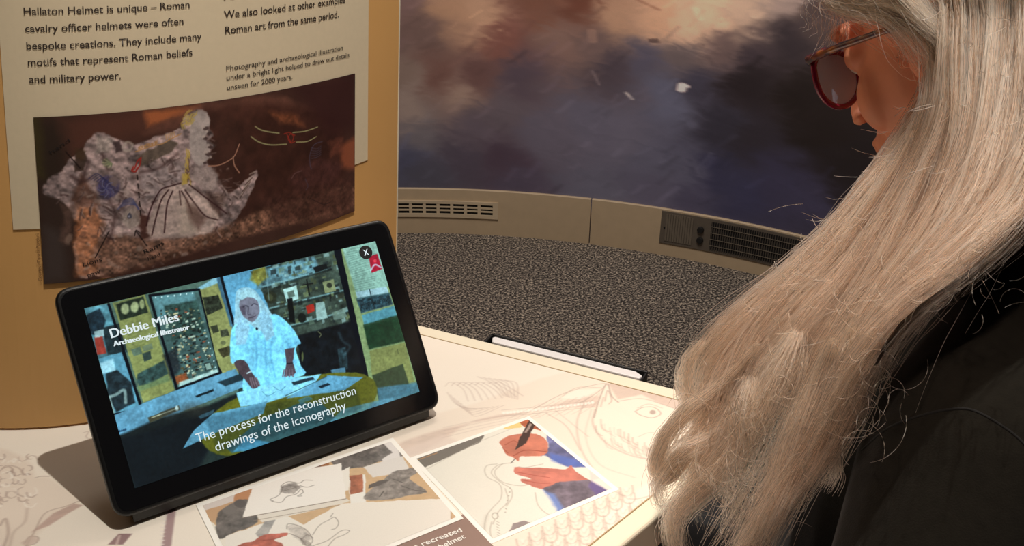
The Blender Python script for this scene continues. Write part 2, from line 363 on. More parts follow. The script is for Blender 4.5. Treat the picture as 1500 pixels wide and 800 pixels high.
# skirting: curved panels with a joint, two grilles set in it
SR = RR-.012; SH = .175
skm = mat('cream_skirting', (196, 176, 146), .55, var=.04, scale=30)
sk = empty('baseboard_back', (RC[0], RC[1]+SR, 0), kind='structure')
thJ = wall_uv(865, 320, SR)[0]; SEG = math.radians(33)
for j in range(-6, 5):
    a0 = thJ+j*SEG+.0009; a1 = thJ+(j+1)*SEG-.0009
    if j == 4: a1 = thJ-6*SEG+2*math.pi-.0009
    n = 24; t = np.linspace(a0, a1, n); v = []; f = []
    for k, a in enumerate(t): v += [arc(SR, a, 0.0), arc(SR, a, SH-.003), arc(SR+.003, a, SH), arc(RR+.004, a, SH), arc(RR+.004, a, 0)]
    for k in range(n-1):
        for q in range(5): f.append((k*5+q, k*5+(q+1) % 5, (k+1)*5+(q+1) % 5, (k+1)*5+q))
    f += [(0, 1, 2, 3, 4), tuple((n-1)*5+q for q in (4, 3, 2, 1, 0))]
    MB().add(v, f).build('baseboard_panel', skm, sk, False, True)
def wpt(th_, z, off): return np.array(arc(SR-off, th_, z))
def wbox(mb, t0, t1, z0, z1, o0, o1, n=None):
    n = n or max(2, int(abs(t1-t0)/.02)+1); ts = np.linspace(t0, t1, n); v = []
    for a in ts: v += [wpt(a, z0, o0), wpt(a, z1, o0), wpt(a, z1, o1), wpt(a, z0, o1)]
    f = []
    for k in range(n-1):
        for q in range(4): f.append((k*4+q, k*4+(q+1) % 4, (k+1)*4+(q+1) % 4, (k+1)*4+q))
    f += [(0, 1, 2, 3), tuple((n-1)*4+q for q in (3, 2, 1, 0))]
    mb.add(v, f)
dark = mat('black_parts_hole_shade', (14, 13, 13), .8)  # near-black: shade of grille holes put in as colour; also knobs, screw, picture backing
# ventilation grille (left)
a1, zt = wall_uv(730, 297, SR); _, zb = wall_uv(730, 321, SR); p7 = abs(wall_uv(704, 310, SR)[0]-wall_uv(684, 310, SR)[0]); 
aR = a1; aFirst = wall_uv(722, 309, SR)[0]; ncol = 11; aL = aFirst+p7*ncol+.012
vent = empty('ventilation_grille', wpt((aR+aL)/2, zb, 0), 'cream ventilation grille with three rows of dark slots in the skirting', 'vent')
gm = mat('cream_plastic', (205, 188, 160), .45, var=.02)
mb = MB(); wbox(mb, aR+.002, aL-.002, zb+.004, zt-.004, .0002, .0012); mb.build('backing', dark, vent)  # dark sheet put in for the shade behind the slots
H3 = (zt-zb)
mb = MB(); zs = [zb, zb+H3*.22, zt-H3*.17, zt]
wbox(mb, aR, aL, zb, zs[1], .0, .006); wbox(mb, aR, aL, zs[2], zt, .0, .006); wbox(mb, aR, aFirst, zs[1], zs[2], .0, .006); wbox(mb, aFirst+p7*ncol, aL, zs[1], zs[2], .0, .006)
mb.build('frame', gm, vent, False, True)
sh = (zs[2]-zs[1])/3
for k in (1, 2):
    mb = MB(); z = zs[1]+sh*k; wbox(mb, aFirst, aFirst+p7*ncol, z-.0028, z+.0028, .001, .005); mb.build('slat', gm, vent, False, True)
for k in range(1, ncol):
    mb = MB(); a = aFirst+p7*k; wbox(mb, a-p7*.11, a+p7*.11, zs[1], zs[2], .001, .0052, 2); mb.build('divider', gm, vent, False, True)
# plinth heater (right)
aA, zA = wall_uv(970, 308, SR); _, zB = wall_uv(967, 355, SR); aE = aA-.62/SR*1.0
ht = empty('plinth_heater', wpt((aA+aE)/2, zB, 0), 'grey metal plinth heater with ribbed end, two knobs and mesh grille', 'heater')
hm = mat('heater_metal', (112, 104, 94), .45, .3, var=.05); hm2 = mat('heater_metal_light', (126, 118, 106), .4, .3)
mb = MB(); wbox(mb, aA, aE, zB, zA, 0, .004); bevel(mb.build('face_plate', hm, ht, False, True), .001)
aRb1 = wall_uv(1019, 335, SR)[0]
for k in range(11):
    a = aA-.008-(aA-.012-aRb1)*(k+.5)/11; mb = MB(); wbox(mb, a+.0016, a-.0016, zB+.012, zA-.008, .004, .0065, 2); mb.build('rib', hm2, ht, False, True)
for (x, y) in ((1027, 336), (1026, 351)):
    a, z = wall_uv(x, y, SR); c = wpt(a, z, .004); n = -np.array([math.cos(a), math.sin(a), 0]); MB().tube([c, c+n*.008, c+n*.010], [.0115, .0115, .0095], 20).build('knob', dark, ht, False)
a, z = wall_uv(974, 333, SR); c = wpt(a, z, .004); n = -np.array([math.cos(a), math.sin(a), 0]); MB().tube([c, c+n*.002], .004, 12).build('screw', dark, ht)
aG = wall_uv(1041, 345, SR)[0]; aG2 = aE+.012; zg0, zg1 = zB+.010, zA-.010
mb = MB(); wbox(mb, aG, aG2, zg0, zg1, .0042, .0046); mb.build('grille_hole_shade', dark, ht)  # flat dark sheet on the plate, painted shade of the grille openings
mb = MB()
for k in range(52): a = aG+(aG2-aG)*(k+.5)/52; wbox(mb, a+.0008, a-.0008, zg0, zg1, .0046, .0078, 2)
tag(mb.build('grille_fins', mat('fin_metal', (84, 78, 72), .5, .3), ht), kind='stuff')
for k in range(4): z = zg0+(zg1-zg0)*(k+.7)/4.4; mb = MB(); wbox(mb, aG, aG2, z-.0012, z+.0012, .0078, .0092); mb.build('grille_bar', hm2, ht, False, True)

# ================================================================== THE TABLE
K = np.array([.2506, .694]); e1 = np.array([-.906, .423]); e1 = e1/np.linalg.norm(e1); e2 = np.array([-.68, -.733]); e2 /= np.linalg.norm(e2)
def rounded(pts, rad, n=6):
    out = []; m_ = len(pts)
    for i in range(m_):
        p = np.array(pts[i], float); a = np.array(pts[i-1], float)-p; b = np.array(pts[(i+1) % m_], float)-p; r = rad[i] if not np.isscalar(rad) else rad
        a /= np.linalg.norm(a); b /= np.linalg.norm(b)
        for k in range(n+1):
            t = k/n; out.append((p+a*r)*(1-t)**2+2*p*t*(1-t)+(p+b*r)*t*t)
    return out
far = K+e1*.47; 
outl = [K, far, (-.36, .965), (-.62, 1.01), (-1.0, .93), (-1.02, .30), K+e2*.72, ]
outl = rounded([tuple(p) for p in outl], [.022, .1, .05, .1, .15, .2, .05])
cream = mat('cream_laminate', (236, 226, 203), .35, var=.015, scale=12)
table = empty('display_table', (-.4, .6, 0), 'cream museum display table printed with faint sketches and photographs', 'table')
mb = MB().prism([(p[0], p[1], TZ-.036) for p in outl], (0, 0, .0355)); tt = mb.build('tabletop', cream, table, False, True); bevel(tt, .003, 3)
MB().rings([((-.42, .66, z), (r, 0, 0), (0, r, 0)) for z, r in ((0.0, .26), (.012, .26), (.02, .24), (.028, .07), (.74, .07), (.755, .16), (.766, .16))], 40).build('pedestal', mat('grey_steel', (90, 88, 86), .4, .6), table, False, True)
# printed sheet
KI = K+e1*.0183+e2*.0214; A_, B_ = .80, .56
def T_tab(x, y):
    p = at_z(x, y, TZ)[:2]-KI; return tuple(np.linalg.solve(np.array([e1, e2]).T, p))
S_tab = lambda u, v, z=0.0: np.stack([KI[0]+e1[0]*u+e2[0]*v, KI[1]+e1[1]*u+e2[1]*v, np.full(np.shape(u), TZ+z)], -1)
cv = Canvas(A_, B_, .0009, (240, 230, 216), T_tab); cv.k = .62
cv.a *= (1+.02*(fbm(cv.ny, cv.nx, 90, 3, 5)-.5))[..., None]
SK = (166, 144, 134); SL = (204, 180, 166); WHT = (250, 244, 234)
cv.poly([(570,640),(700,590),(830,545),(930,560),(1010,590),(1050,640),(960,700),(880,760),(860,830),(560,830)], (236, 222, 206), .8, 8)
cv.poly([(575,655),(650,628),(770,605),(880,580),(960,640),(900,600),(800,600),(700,615),(640,650),(600,668)], (212, 190, 176), .75, 8, tex=.06)
cv.poly([(890,562),(930,560),(1000,590),(1012,600),(985,600),(940,578),(905,585)], (210, 188, 174), .8, 5, tex=.05)
cv.poly([(520,690),(600,655),(650,637),(690,655),(640,675),(560,715)], (226, 208, 196), .7, 8)
# horn / curls beyond the tablet
for k in range(9):
    x = 652+k*9; cv.curve([(x, 566-k*.5), (x+8, 560), (x+26, 570), (x+34+k, 588-k)], 1.2+.3*(k % 3), SK, .38, 2.5)
for k in range(7): cv.curve([(655+k*5, 575+k*4), (668+k*5, 592+k*3), (690+k*8, 600-k)], 1.5, SK, .33, 2.5)
for k in range(6): cv.curve([(700+k*8, 552+k), (722+k*7, 562), (738+k*4, 580+k)], 2., SK, .35, 3)
for k in range(4): cv.curve([(650, 626+k*5), (720, 612+k*4), (790, 602+k*3)], 1.6, SK, .25, 3)
# plume and beaded band
cv.curve([(780,600),(830,575),(888,562),(850,590),(800,602)], 1.6, SK, .6, 1.8); cv.curve([(818,585),(845,568),(880,568)], 1.5, SK, .5, 2)
cv.poly([(820,583),(845,571),(878,570),(850,585)], (244, 234, 220), .8, 3)
for k in range(26): cv.ell((738+k*5.2, 605-k*.45-(k*.08)**2), 2.4, 2.0, WHT, .8, 1.4)
cv.curve([(735,610),(800,604),(870,596)], 1.2, SK, .6, 1.5); cv.curve([(735,601),(800,595),(868,587)], 1.2, SK, .5, 1.5)
for k in range(10): cv.curve([(742+k*12, 615-k), (760+k*12, 606-k*1.2), (790+k*11, 592-k*2)], 1.3, SK, .3, 2)
# animal head
cv.poly([(872,600),(888,563),(905,588),(925,582),(960,590),(1000,604),(1015,620),(1010,640),(990,660),(950,668),(905,655),(880,635),(868,618)], (240, 228, 212), .95, 4)
cv.curve([(870,612),(878,585),(889,562),(896,580),(906,590)], 1.8, SK, .8, 1.6); cv.curve([(886,588),(890,572),(896,586),(892,592)], 1.6, SK, .65, 2); cv.curve([(880,596),(884,582)], 2.5, SK, .4, 2)
cv.curve([(905,588),(940,584),(975,594),(1010,606)], 1.6, SK, .6, 2)
cv.curve([(930,603),(942,597),(958,597),(968,606),(956,612),(940,609),(930,603)], 1.5, SK, .85, 1.4); cv.ell((956, 604), 4.5, 3.2, SK, .7, 1.6); cv.curve([(934,598),(950,592),(970,598)], 1.4, SK, .5, 2)
cv.curve([(872,600),(868,618),(876,636),(892,652),(915,664),(945,672),(985,672)], 2.4, SK, .5, 3)
for k in range(26): x = 874+k*4.4+rng.uniform(-2, 2); y = 622+k*2.1+rng.uniform(-5, 6); q = rng.uniform(.5, 1.2); cv.curve([(x, y-6*q), (x-1+3*q, y+8*q), (x+13*q, y+15*q)], rng.uniform(1, 2.2), SK, rng.uniform(.25, .55), 2.4)
for k in range(18): x = 888+k*6+rng.uniform(-3, 3); y = 646+k*1.6+rng.uniform(-4, 4); cv.curve([(x, y-4), (x+4, y+6), (x+12, y+10)], 1.4, SK, .38, 2)
cv.curve([(1000,640),(975,644),(958,640)], 1.6, SK, .55, 2); cv.curve([(1012,625),(995,622),(985,630)], 1.6, SK, .5, 2); cv.curve([(935,640),(950,634),(970,634)], 1.6, SK, .4, 2)
cv.curve([(856,590),(845,620),(852,660),(880,700),(920,730),(960,725)], 2.2, SK, .45, 3); cv.curve([(866,600),(858,640),(878,680),(930,700)], 1.6, SK, .3, 3)
cv.curve([(800,605),(830,625),(850,660)], 1.6, SK, .5, 2); cv.curve([(812,600),(862,640)], 1.4, SK, .4, 2)
for k in range(6): cv.curve([(920+k*10, 560+k*4), (935+k*9, 566+k*3), (945+k*8, 576+k*2)], 1.4, SK, .4, 2)
# scales
for r_i in range(7):
    for q in range(9):
        x = 765+q*19+r_i*7-(r_i % 2)*4; y = 800-q*9.5+r_i*11-8
        if x < 940 and y > 690: cv.curve([(x-9, y-2), (x-6, y+8), (x+3, y+11), (x+10, y+5), (x+9, y-5)], 2.0, SK, .5, 1.8); cv.curve([(x-4, y), (x+1, y+5), (x+5, y-1)], 1.6, SL, .6, 2); cv.ell((x, y+1), 4, 3, WHT, .4, 4)
# man's head sketch at the left
cv.poly([(-6,668),(20,664),(45,680),(52,700),(72,700),(118,735),(85,760),(60,778),(40,800),(-6,815)], (224, 206, 190), .55, 8)
for k in range(46):
    x = rng.uniform(-10, 48); y = rng.uniform(668, 740); a_ = rng.uniform(0, 6.28); r2 = rng.uniform(3, 9)
    cv.curve([(x+r2*math.cos(a_+t), y+r2*.8*math.sin(a_+t)) for t in (0, 1, 2, 3)], rng.uniform(1, 2.4), SK if k % 3 else WHT, .6, 1.8)
cv.curve([(0,690),(10,682),(28,686),(34,696)], 2, SK, .6, 2); cv.curve([(52,700),(60,698),(72,698)], 2, SK, .6, 2)
cv.poly([(62,766),(78,752),(108,738),(122,740),(100,752),(72,770),(46,780)], (188, 160, 150), .8, 3, tex=.1); cv.curve([(118,733),(96,742),(66,752),(50,780),(38,800)], 1.6, SK, .7, 2)
cv.curve([(36,796),(44,786),(56,788),(52,796),(38,800)], 1.6, SK, .8, 1.6); cv.poly([(30,795),(48,785),(58,791),(40,802)], (206, 184, 172), .7, 3); cv.curve([(0,770),(8,760),(12,780),(6,800)], 3, SK, .6, 3)
cv.curve([(40,745),(36,765),(20,780),(14,800)], 3, SK, .4, 4)
# purple swatches under the tablet
cv.poly([(174,782),(194,782),(180,798),(158,798)], (150, 124, 124), 1, 1.2); cv.line([(170,800),(175,785)], 3, (235, 215, 205), .6)
cv.poly([(246,745),(258,745),(250,805),(236,805)], (168, 142, 142), 1, 1.2)
for k in range(9): cv.line([(238-k*.4, 748+k*6), (243-k*.4, 750+k*6)], 2, (232, 222, 214), .9)
cv.curve([(122,634),(130,632),(126,640),(132,644)], 1.6, SK, .5, 1.6)
def base_line_keep(C):
    # nothing printed past the back of the curved panel
    b = np.interp(C[:, 0], [-.48, -.40, -.29, -.17, -.13], [.65, .652, .705, .84, .90]); return ((C[:, 1] < b+.03) | (C[:, 0] > -.12)) & (C[:, 1] > .40)
sheet = link('graphic_print', cv.mesh('graphic_print', lambda U, V: S_tab(U, V, 0.0), base_line_keep), printmat('paper_print', .38, grain=.015), table)
groove = mat('groove_line', (176, 150, 110), .6)
MB().box([*(KI+e1*.4-e2*.0006), TZ+.0001], [*e1, 0], [*e2, 0], (0, 0, 1), (.4, .0005, .0003)).box([*(KI+e2*.28-e1*.0006), TZ+.0001], [*e2, 0], [*e1, 0], (0, 0, 1), (.28, .0005, .0003)).build('border_line', groove, table)

def photo_print(name, O, ex, ey, W, H, z, paint, label, border=.0042):
    """white bordered print with real thickness lying flush on the table; O corner, ex, ey unit vectors"""
    O = np.array(O); ex = np.array(ex); ey = np.array(ey)
    def T(x, y):
        p = at_z(x, y, TZ+z)[:2]-O; return tuple(np.linalg.solve(np.array([ex, ey]).T, p))
    c = Canvas(W-2*border, H-2*border, .00055, (235, 228, 214), T, border, border); c.set_warp(1.6, 9); paint(c)
    S = lambda U, V: np.stack([O[0]+ex[0]*U+ey[0]*V, O[1]+ex[1]*U+ey[1]*V, np.full(np.shape(U), TZ+z+.00015)], -1)
    cr = [O, O+ex*W, O+ex*W+ey*H, O+ey*H]
    fr = MB().prism([(p[0], p[1], TZ-.0002) for p in cr], (0, 0, z+.0002)).build(name, mat(name+'_border', (250, 246, 238), .4, var=.01), table, False, True); tag(fr, label)
    link('picture', c.mesh('picture', S), printmat(name+'_ink', .35, grain=.02), fr)
    return fr, T, S
PA = np.array([-.244, .552]); PB = np.array([-.102, .645]); PC = np.array([-.030, .546])
ex1 = (PB-PA)/np.linalg.norm(PB-PA); ey1 = np.array([ex1[1], -ex1[0]])
def paint1(c):
    TAN = (206, 174, 136); GR = (140, 132, 126); DG = (96, 88, 84)
    c.poly([(280,740),(575,640),(700,760),(420,860)], TAN, 1, 1, tex=.04)
    c.poly([(480,672),(572,644),(590,668),(500,690)], (128, 122, 118), 1, 1.5, tex=.5, cell=14)
    c.poly([(540,645),(578,643),(590,680),(566,684)], (226, 220, 216), 1, 2); c.poly([(485,672),(560,648),(575,664),(540,684),(492,688)], (104, 98, 94), .9, 2, tex=.5, cell=10, seed=4)
    c.poly([(462,682),(480,672),(484,688),(466,692)], (160, 110, 76), 1, 1)
    c.poly([(297,738),(345,720),(346,736),(300,752)], (214, 204, 198), 1, 1); c.poly([(345,722),(378,708),(366,735),(340,745)], (190, 140, 104), 1, 2)
    c.poly([(385,706),(470,676),(470,684),(400,705)], (120, 92, 80), 1, 1.5, tex=.3)
    c.poly([(300,748),(345,734),(355,745),(310,765)], (196, 160, 126), 1, 1)
    c.poly([(320,752),(340,738),(362,732),(372,742),(378,765),(340,782),(322,790),(316,775)], (112, 106, 102), 1, 2, tex=.35, cell=10)
    c.ell((336,748), 10, 6, (122, 116, 112), 1, 2); c.ell((352,738), 9, 6, (100, 94, 92), 1, 2)
    c.poly([(330,800),(330,786),(420,755),(500,800),(520,860),(360,860)], (234, 228, 218), 1, 1)
    c.poly([(374,782),(390,762),(404,760),(392,785),(380,790)], (170, 166, 162), 1, 1.5, tex=.2)
    c.poly([(376,756),(500,722),(512,735),(384,766)], (226, 218, 206), 1, 1); c.poly([(372,752),(511,718),(512,684),(500,690)], (236, 230, 220), 1, 1)
    c.poly([(375,700),(500,679),(507,730),(355,759)], (240, 234, 226), 1, 1); c.line([(355,759),(507,731)], 1.2, (120, 104, 90)); c.line([(372,763),(510,738)], 1.0, (150, 132, 116))
    c.poly([(511,700),(535,695),(536,740),(513,742)], (236, 232, 224), 1, 1); c.poly([(512,698),(531,695),(532,721),(513,725)], (168, 104, 78), 1, 1, tex=.25, cell=8)
    c.poly([(533,684),(590,668),(600,690),(546,700)], (222, 216, 210), 1, 1.5)
    # grey creature cut out
    c.poly([(533,728),(545,716),(558,706),(575,692),(592,688),(604,686),(612,692),(600,700),(608,708),(620,716),(625,722),(600,726),(585,730),(560,733),(540,734)], GR, 1, 1.3, tex=.35, cell=8)
    c.poly([(541,710),(560,703),(570,704),(556,712),(540,716)], DG, 1, 1.3); c.line([(588,712),(605,718),(624,721)], 1.2, (90, 84, 80)); c.line([(575,702),(592,708)], 1.2, (90, 84, 80)); c.line([(556,728),(562,720)], 1.5, (80, 74, 70))
    # big blank sheet
    c.poly([(500,738),(660,730),(661,765),(560,815),(470,850),(380,860),(405,790)], (236, 229, 218), 1, 1)
    c.line([(660,731),(661,766)], 1, (180, 150, 120))
    # winged creature drawings
    PEN = (112, 102, 96)
    c.poly([(412,712),(432,706),(440,714),(430,724),(410,722)], (150, 142, 136), .75, 2.5, tex=.5, cell=6)
    for P in ([(400,734),(396,732),(408,726),(414,716),(412,712),(422,706),(438,708),(446,704),(458,704)], [(398,735),(412,736),(420,728),(434,724),(441,717),(444,722),(436,727),(442,727)], [(440,712),(450,714),(460,711)], [(412,715),(425,712),(438,714)], [(414,720),(428,716),(440,712)]): c.curve(P, 1.1, PEN, .8, 1.1)
    c.poly([(420,772),(430,768),(448,776),(456,790),(446,798),(430,786)], (190, 182, 174), .8, 3, tex=.3, cell=6)
    for P in ([(420,775),(422,768),(436,770),(450,778),(458,792),(450,802)], [(424,782),(438,788),(448,798)], [(458,784),(468,770),(482,762),(490,758),(496,766),(492,774),(486,776)], [(458,800),(480,792),(500,778),(512,778),(504,784),(490,790),(478,804)], [(484,758),(488,752)], [(442,790),(450,784),(458,788)]): c.curve(P, 1.1, PEN, .65, 1.2)
    for k in range(8): c.curve([(440+k*2, 788+k), (444+k*2, 798+k)], 1, PEN, .6, 1.1)
    c.poly([(345,806),(352,798),(372,792),(385,784),(400,783),(420,781),(419,785),(402,792),(415,800),(400,830),(340,850)], (182, 104, 88), 1, 1.5, tex=.3, cell=12); c.curve([(385,792),(402,790),(414,786)], 1.2, (130, 60, 50), .6)
pr1, T1, S1 = photo_print('printed_photograph', PA, ex1, ey1, np.linalg.norm(PB-PA), .124, .0009, paint1, 'white bordered print of drawings and grey cut-outs on a tan desk')
QB = np.array([.018, .683]); QC = np.array([.090, .580]); QD = np.array([-.012, .514]); QA = QB+QD-QC
ex2 = (QC-QD)/np.linalg.norm(QC-QD); ey2 = np.array([ex2[1], -ex2[0]])
def paint2(c):
    c.poly([(600,690),(780,600),(930,720),(700,820)], (232, 228, 216), 1, 1)
    c.a *= (1+.03*(fbm(c.ny, c.nx, 60, 3, 8)-.5))[..., None]
    c.poly([(600,672),(630,658),(712,634),(704,648),(660,668),(625,684),(610,690)], (122, 116, 108), 1, 1.3); c.line([(612,674),(640,664)], 1.5, (190, 140, 90))
    c.line([(624,688),(700,648),(770,620)], 1, (190, 184, 172), .8, 1.5); c.poly([(738,622),(762,616),(765,626),(738,629)], (232, 204, 130), .9, 2)
    OR = (198, 122, 100)
    c.poly([(757,617),(775,612),(806,628),(812,636),(780,628),(768,625)], (178, 98, 66), 1, 1.5, tex=.2); c.line([(786,626),(806,634)], 3, (70, 50, 44), .9)
    BL = (92, 112, 190)
    c.poly([(800,638),(812,634),(862,680),(864,684),(832,684),(800,668),(792,668),(804,655)], (112, 114, 156), 1, 2.5, tex=.35, cell=20); c.poly([(804,664),(840,672),(862,684),(835,684),(808,676)], (88, 116, 200), .7, 7)
    c.poly([(731,648),(742,640),(762,636),(785,636),(800,645),(803,656),(797,667),(775,669),(763,669),(760,676),(752,670),(742,666),(736,655)], OR, 1, 1.6, tex=.16, cell=24)
    c.curve([(752,668),(770,660),(800,662)], 1.4, (130, 52, 38), .7, 1.8); c.curve([(740,652),(752,646),(760,650)], 1.3, (130, 52, 38), .6, 2); c.curve([(736,656),(744,664)], 1.3, (140, 56, 40), .6, 1.5)
    c.poly([(776,616),(785,621),(770,650),(754,660),(762,640)], (72, 52, 46), 1, 1.2); c.poly([(777,620),(780,622),(772,634),(768,634)], (190, 170, 160), .8, 1.5); c.line([(755,672),(748,679)], 1.3, (70, 60, 60))
    c.poly([(753,687),(757,685),(800,686),(828,688),(836,682),(842,690),(860,702),(864,706),(830,708),(812,712),(795,717),(778,712),(764,706),(765,702),(778,702),(755,694)], (202, 124, 108), 1, 1.6, tex=.16, cell=24)
    c.curve([(758,692),(785,697),(805,700)], 1.2, (150, 58, 48), .6, 1.6); c.curve([(767,704),(790,708),(806,708)], 1.2, (150, 58, 48), .6, 1.6); c.curve([(757,688),(790,690),(815,694)], 1., (220, 130, 110), .6, 1.6)
    c.poly([(795,716),(820,706),(862,703),(892,721),(860,736),(820,752),(812,735)], (116, 106, 118), 1, 2, tex=.3, cell=12); c.poly([(796,718),(812,724),(828,748),(819,753),(808,735)], (118, 142, 204), .9, 6); c.poly([(866,704),(893,721),(876,730),(862,712)], (108, 92, 150), .8, 5)
    PN = (176, 168, 156)
    for P in ([(728,680),(714,682),(710,690),(715,700),(730,708),(735,718),(733,732),(722,744),(713,756),(710,775),(716,800)], [(752,678),(736,680),(726,684),(720,694),(735,708),(748,716),(750,728),(742,742)], [(736,680),(725,690),(728,700),(740,708),(762,712),(775,710)], [(720,765),(718,780),(724,798)], [(740,716),(744,735),(730,750),(722,768)], [(795,680),(770,685),(760,684)], [(784,722),(788,740),(800,752),(815,758)]): c.curve(P, 1.4, PN, .75, 1.8)
    c.curve([(713,756),(708,780),(714,800)], 6, PN, .25, 6); c.ell((725.5,756), 5, 5, (170, 162, 150), .9, 1.4); c.ell((725.5,756), 3.6, 3.6, (232, 228, 216), 1, 1.2)
    for k in range(9): c.line([(727+k*.3, 764+k*4), (731+k*.3, 766+k*4)], 1.2, PN, .8)
    for k in range(7): c.ell((747-k*1.2, 715+k*6), 1.2, 1.2, PN, .8, 1)
    c.poly([(746,778),(752,767),(768,763),(782,768),(775,776),(755,782)], (150, 138, 136), 1, 1.5, tex=.1); c.poly([(862,690),(880,700),(866,704)], (206, 200, 196), .6, 4)
pr2, T2, S2 = photo_print('printed_photograph', QA+ey2*0, ex2*0+(QC-QD)/np.linalg.norm(QC-QD), (QD-QA)/np.linalg.norm(QD-QA), np.linalg.norm(QC-QD), np.linalg.norm(QD-QA), .0005, paint2, 'white bordered print of two hands in blue sleeves drawing')
# caption plate, under both photographs
cap_o = PC+ey1*.0215*0; cA = np.array(at_z(686, 758, TZ)[:2]); cB = np.array(at_z(719, 796, TZ)[:2]); dd_ = (cB-cA)/np.linalg.norm(cB-cA)
capq = [cA-dd_*.005, cA+dd_*.085, cA+dd_*.085-ex1*.16, cA-dd_*.005-ex1*.16]
MB().prism([(p[0], p[1], TZ-.0002) for p in capq], (0, 0, .0005)).build('caption_plate', mat('brown_plate', (146, 118, 106), .45, var=.04), table, False, True)
capt = bpy.data.objects['caption_plate']; capt['label'] = 'brown caption plate with white lettering'
ink_w = mat('white_ink', (244, 238, 230), .5, var=.01)
Stab2 = lambda u, v: np.stack([u, v, np.full(np.shape(u), TZ+.0006)], -1)
for body, a, b in (('Profiles recreated', (590, 812), (677.5, 779.5)), ('from the helmet', (618, 817.5), (682.5, 789))):
    pa = at_z(*a, TZ)[:2]; pb = at_z(*b, TZ)[:2]; L = np.linalg.norm(pb-pa); d = (pb-pa)/L; put_text('lettering', body, ink_w, capt, Stab2, pb-d*(.061 if body[0] == 'P' else .052), pb, .0052, .018)

# holder with a white strip beyond the far edge
E1 = [*e1, 0]; n1_ = np.array([-e1[1], e1[0]]); n1_ = n1_ if n1_ @ e2 > 0 else -n1_; N1 = [*n1_, 0]      # n1_ points from the far edge to the viewer's side
ZH = .788
def uvh(x, y, z): p = at_z(x, y, z)[:2]-K; return p@e1, p@n1_
ua_, va_ = uvh(722, 486, ZH); ub_, vb_ = uvh(948, 546, ZH); cm = (ua_+ub_)/2; hw = abs(ua_-ub_)/2; vo = (va_+vb_)/2
hold = empty('leaflet_holder', (*(K+e1*cm+n1_*vo), ZH-.05), 'black holder with a white rounded strip fixed beyond the far table edge', 'holder')
bpm = mat('black_plastic', (16, 15, 15), .4)
def hbox(name, u, v, z0, z1, du, dv, m_=bpm, bw=.0006): return bevel(MB().box([*(K+e1*u+n1_*v), (z0+z1)/2], E1, N1, (0, 0, 1), (du, dv, (z1-z0)/2)).build(name, m_, hold, False, True), bw)
hbox('back_plate', cm, vo+.001, ZH-.05, ZH, hw, .001)
hbox('bottom_plate', cm, (vo-.0005)/2, ZH-.05, ZH-.046, hw, -(vo+.001)/2)
for s_ in (-1, 1): hbox('end_plate', cm+s_*(hw-.0012), (vo+.001)/2, ZH-.046, ZH-.001, .0012, -(vo+.001)/2-.0008)
us_, vs_ = uvh(730, 491, ZH-.001); ue_, ve_ = uvh(945, 548, ZH-.001); vm = (vs_+ve_)/2
strip = rounded([(-(hw-.008), .010), (-(hw-.004), .001), (-(hw-.006), -.002), ((hw-.012), -.002), ((hw-.003), .0035), ((hw-.004), .010)], .0015, 3)
bevel(MB().prism([(*(K+e1*(cm-p[0])+n1_*(vo+.005+p[1])), ZH-.045) for p in strip], (0, 0, .0435)).build('white_strip', mat('white_plastic', (226, 222, 222), .4, var=.02), hold, False, True), .0012, 2)

# ================================================================== THE CURVED PANEL
PCf = np.array([[-.4028, .6514], [.2161, .0416], [.0333, .1096], [-.0161, .0361]]); PD = np.array([.0205, .2466, 1.0])
def pbase(s): s = np.asarray(s, float)[..., None]; return PCf[0]+PCf[1]*s+PCf[2]*s*s+PCf[3]*s**3
ss = np.linspace(-.75, 1.1625, 500); bb = pbase(ss); al = np.r_[0, np.cumsum(np.linalg.norm(np.diff(bb, axis=0), axis=1))]; al -= np.interp(0, ss, al)
def S_pan(u, h, off=0.0):   # surface of the panel: u along the curve, h up the lean
    u = np.asarray(u, float); h = np.asarray(h, float); s = np.interp(u, al, ss); b = pbase(s); db = pbase(s+1e-3)-b
    t = np.stack([db[..., 0], db[..., 1], 0*u], -1); t /= np.linalg.norm(t, axis=-1, keepdims=True); n = np.cross(t, PD); n /= np.linalg.norm(n, axis=-1, keepdims=True)
    return np.stack([b[..., 0]+PD[0]*h, b[..., 1]+PD[1]*h, TZ+.0022+h], -1)+n*off
def T_pan(x, y): return tuple(newton(lambda u, h: S_pan(u, h), np.array([x, y]), (.1, .2)))
uR = al[-1]; uL = al[0]; HP = .92
panel = empty('curved_display_panel', (-.28, .72, TZ), 'tan curved display panel with cream text sheet standing on the table', 'panel')
def strip_mesh(name, u0, u1, h0, h1, o0, o1, mt, parent, nu=60, nh=2, hf0=None):
    U = np.linspace(u0, u1, nu); Hh = np.linspace(h0, h1, nh); U2, H2 = np.meshgrid(U, Hh)
    if hf0 is not None: H2 = H2+hf0(U2, H2)
    A = S_pan(U2, H2, o0).reshape(-1, 3); B = S_pan(U2, H2, o1).reshape(-1, 3); I = np.arange(nu*nh).reshape(nh, nu); N = nu*nh; f = []
    for j in range(nh-1):
        for i in range(nu-1): f.append((I[j, i], I[j, i+1], I[j+1, i+1], I[j+1, i])); f.append((N+I[j, i], N+I[j+1, i], N+I[j+1, i+1], N+I[j, i+1]))
    for i in range(nu-1): f.append((I[0, i], N+I[0, i], N+I[0, i+1], I[0, i+1])); f.append((I[-1, i], I[-1, i+1], N+I[-1, i+1], N+I[-1, i]))
    for j in range(nh-1): f.append((I[j, 0], I[j+1, 0], N+I[j+1, 0], N+I[j, 0])); f.append((I[j, -1], N+I[j, -1], N+I[j+1, -1], I[j+1, -1]))
    return MB().add(np.r_[A, B], f).build(name, mt, parent, False, True)
strip_mesh('panel_board', uL, uR, 0, HP, -.006, 0, mat('tan_board', (208, 160, 100), .38, var=.05, scale=5), panel)
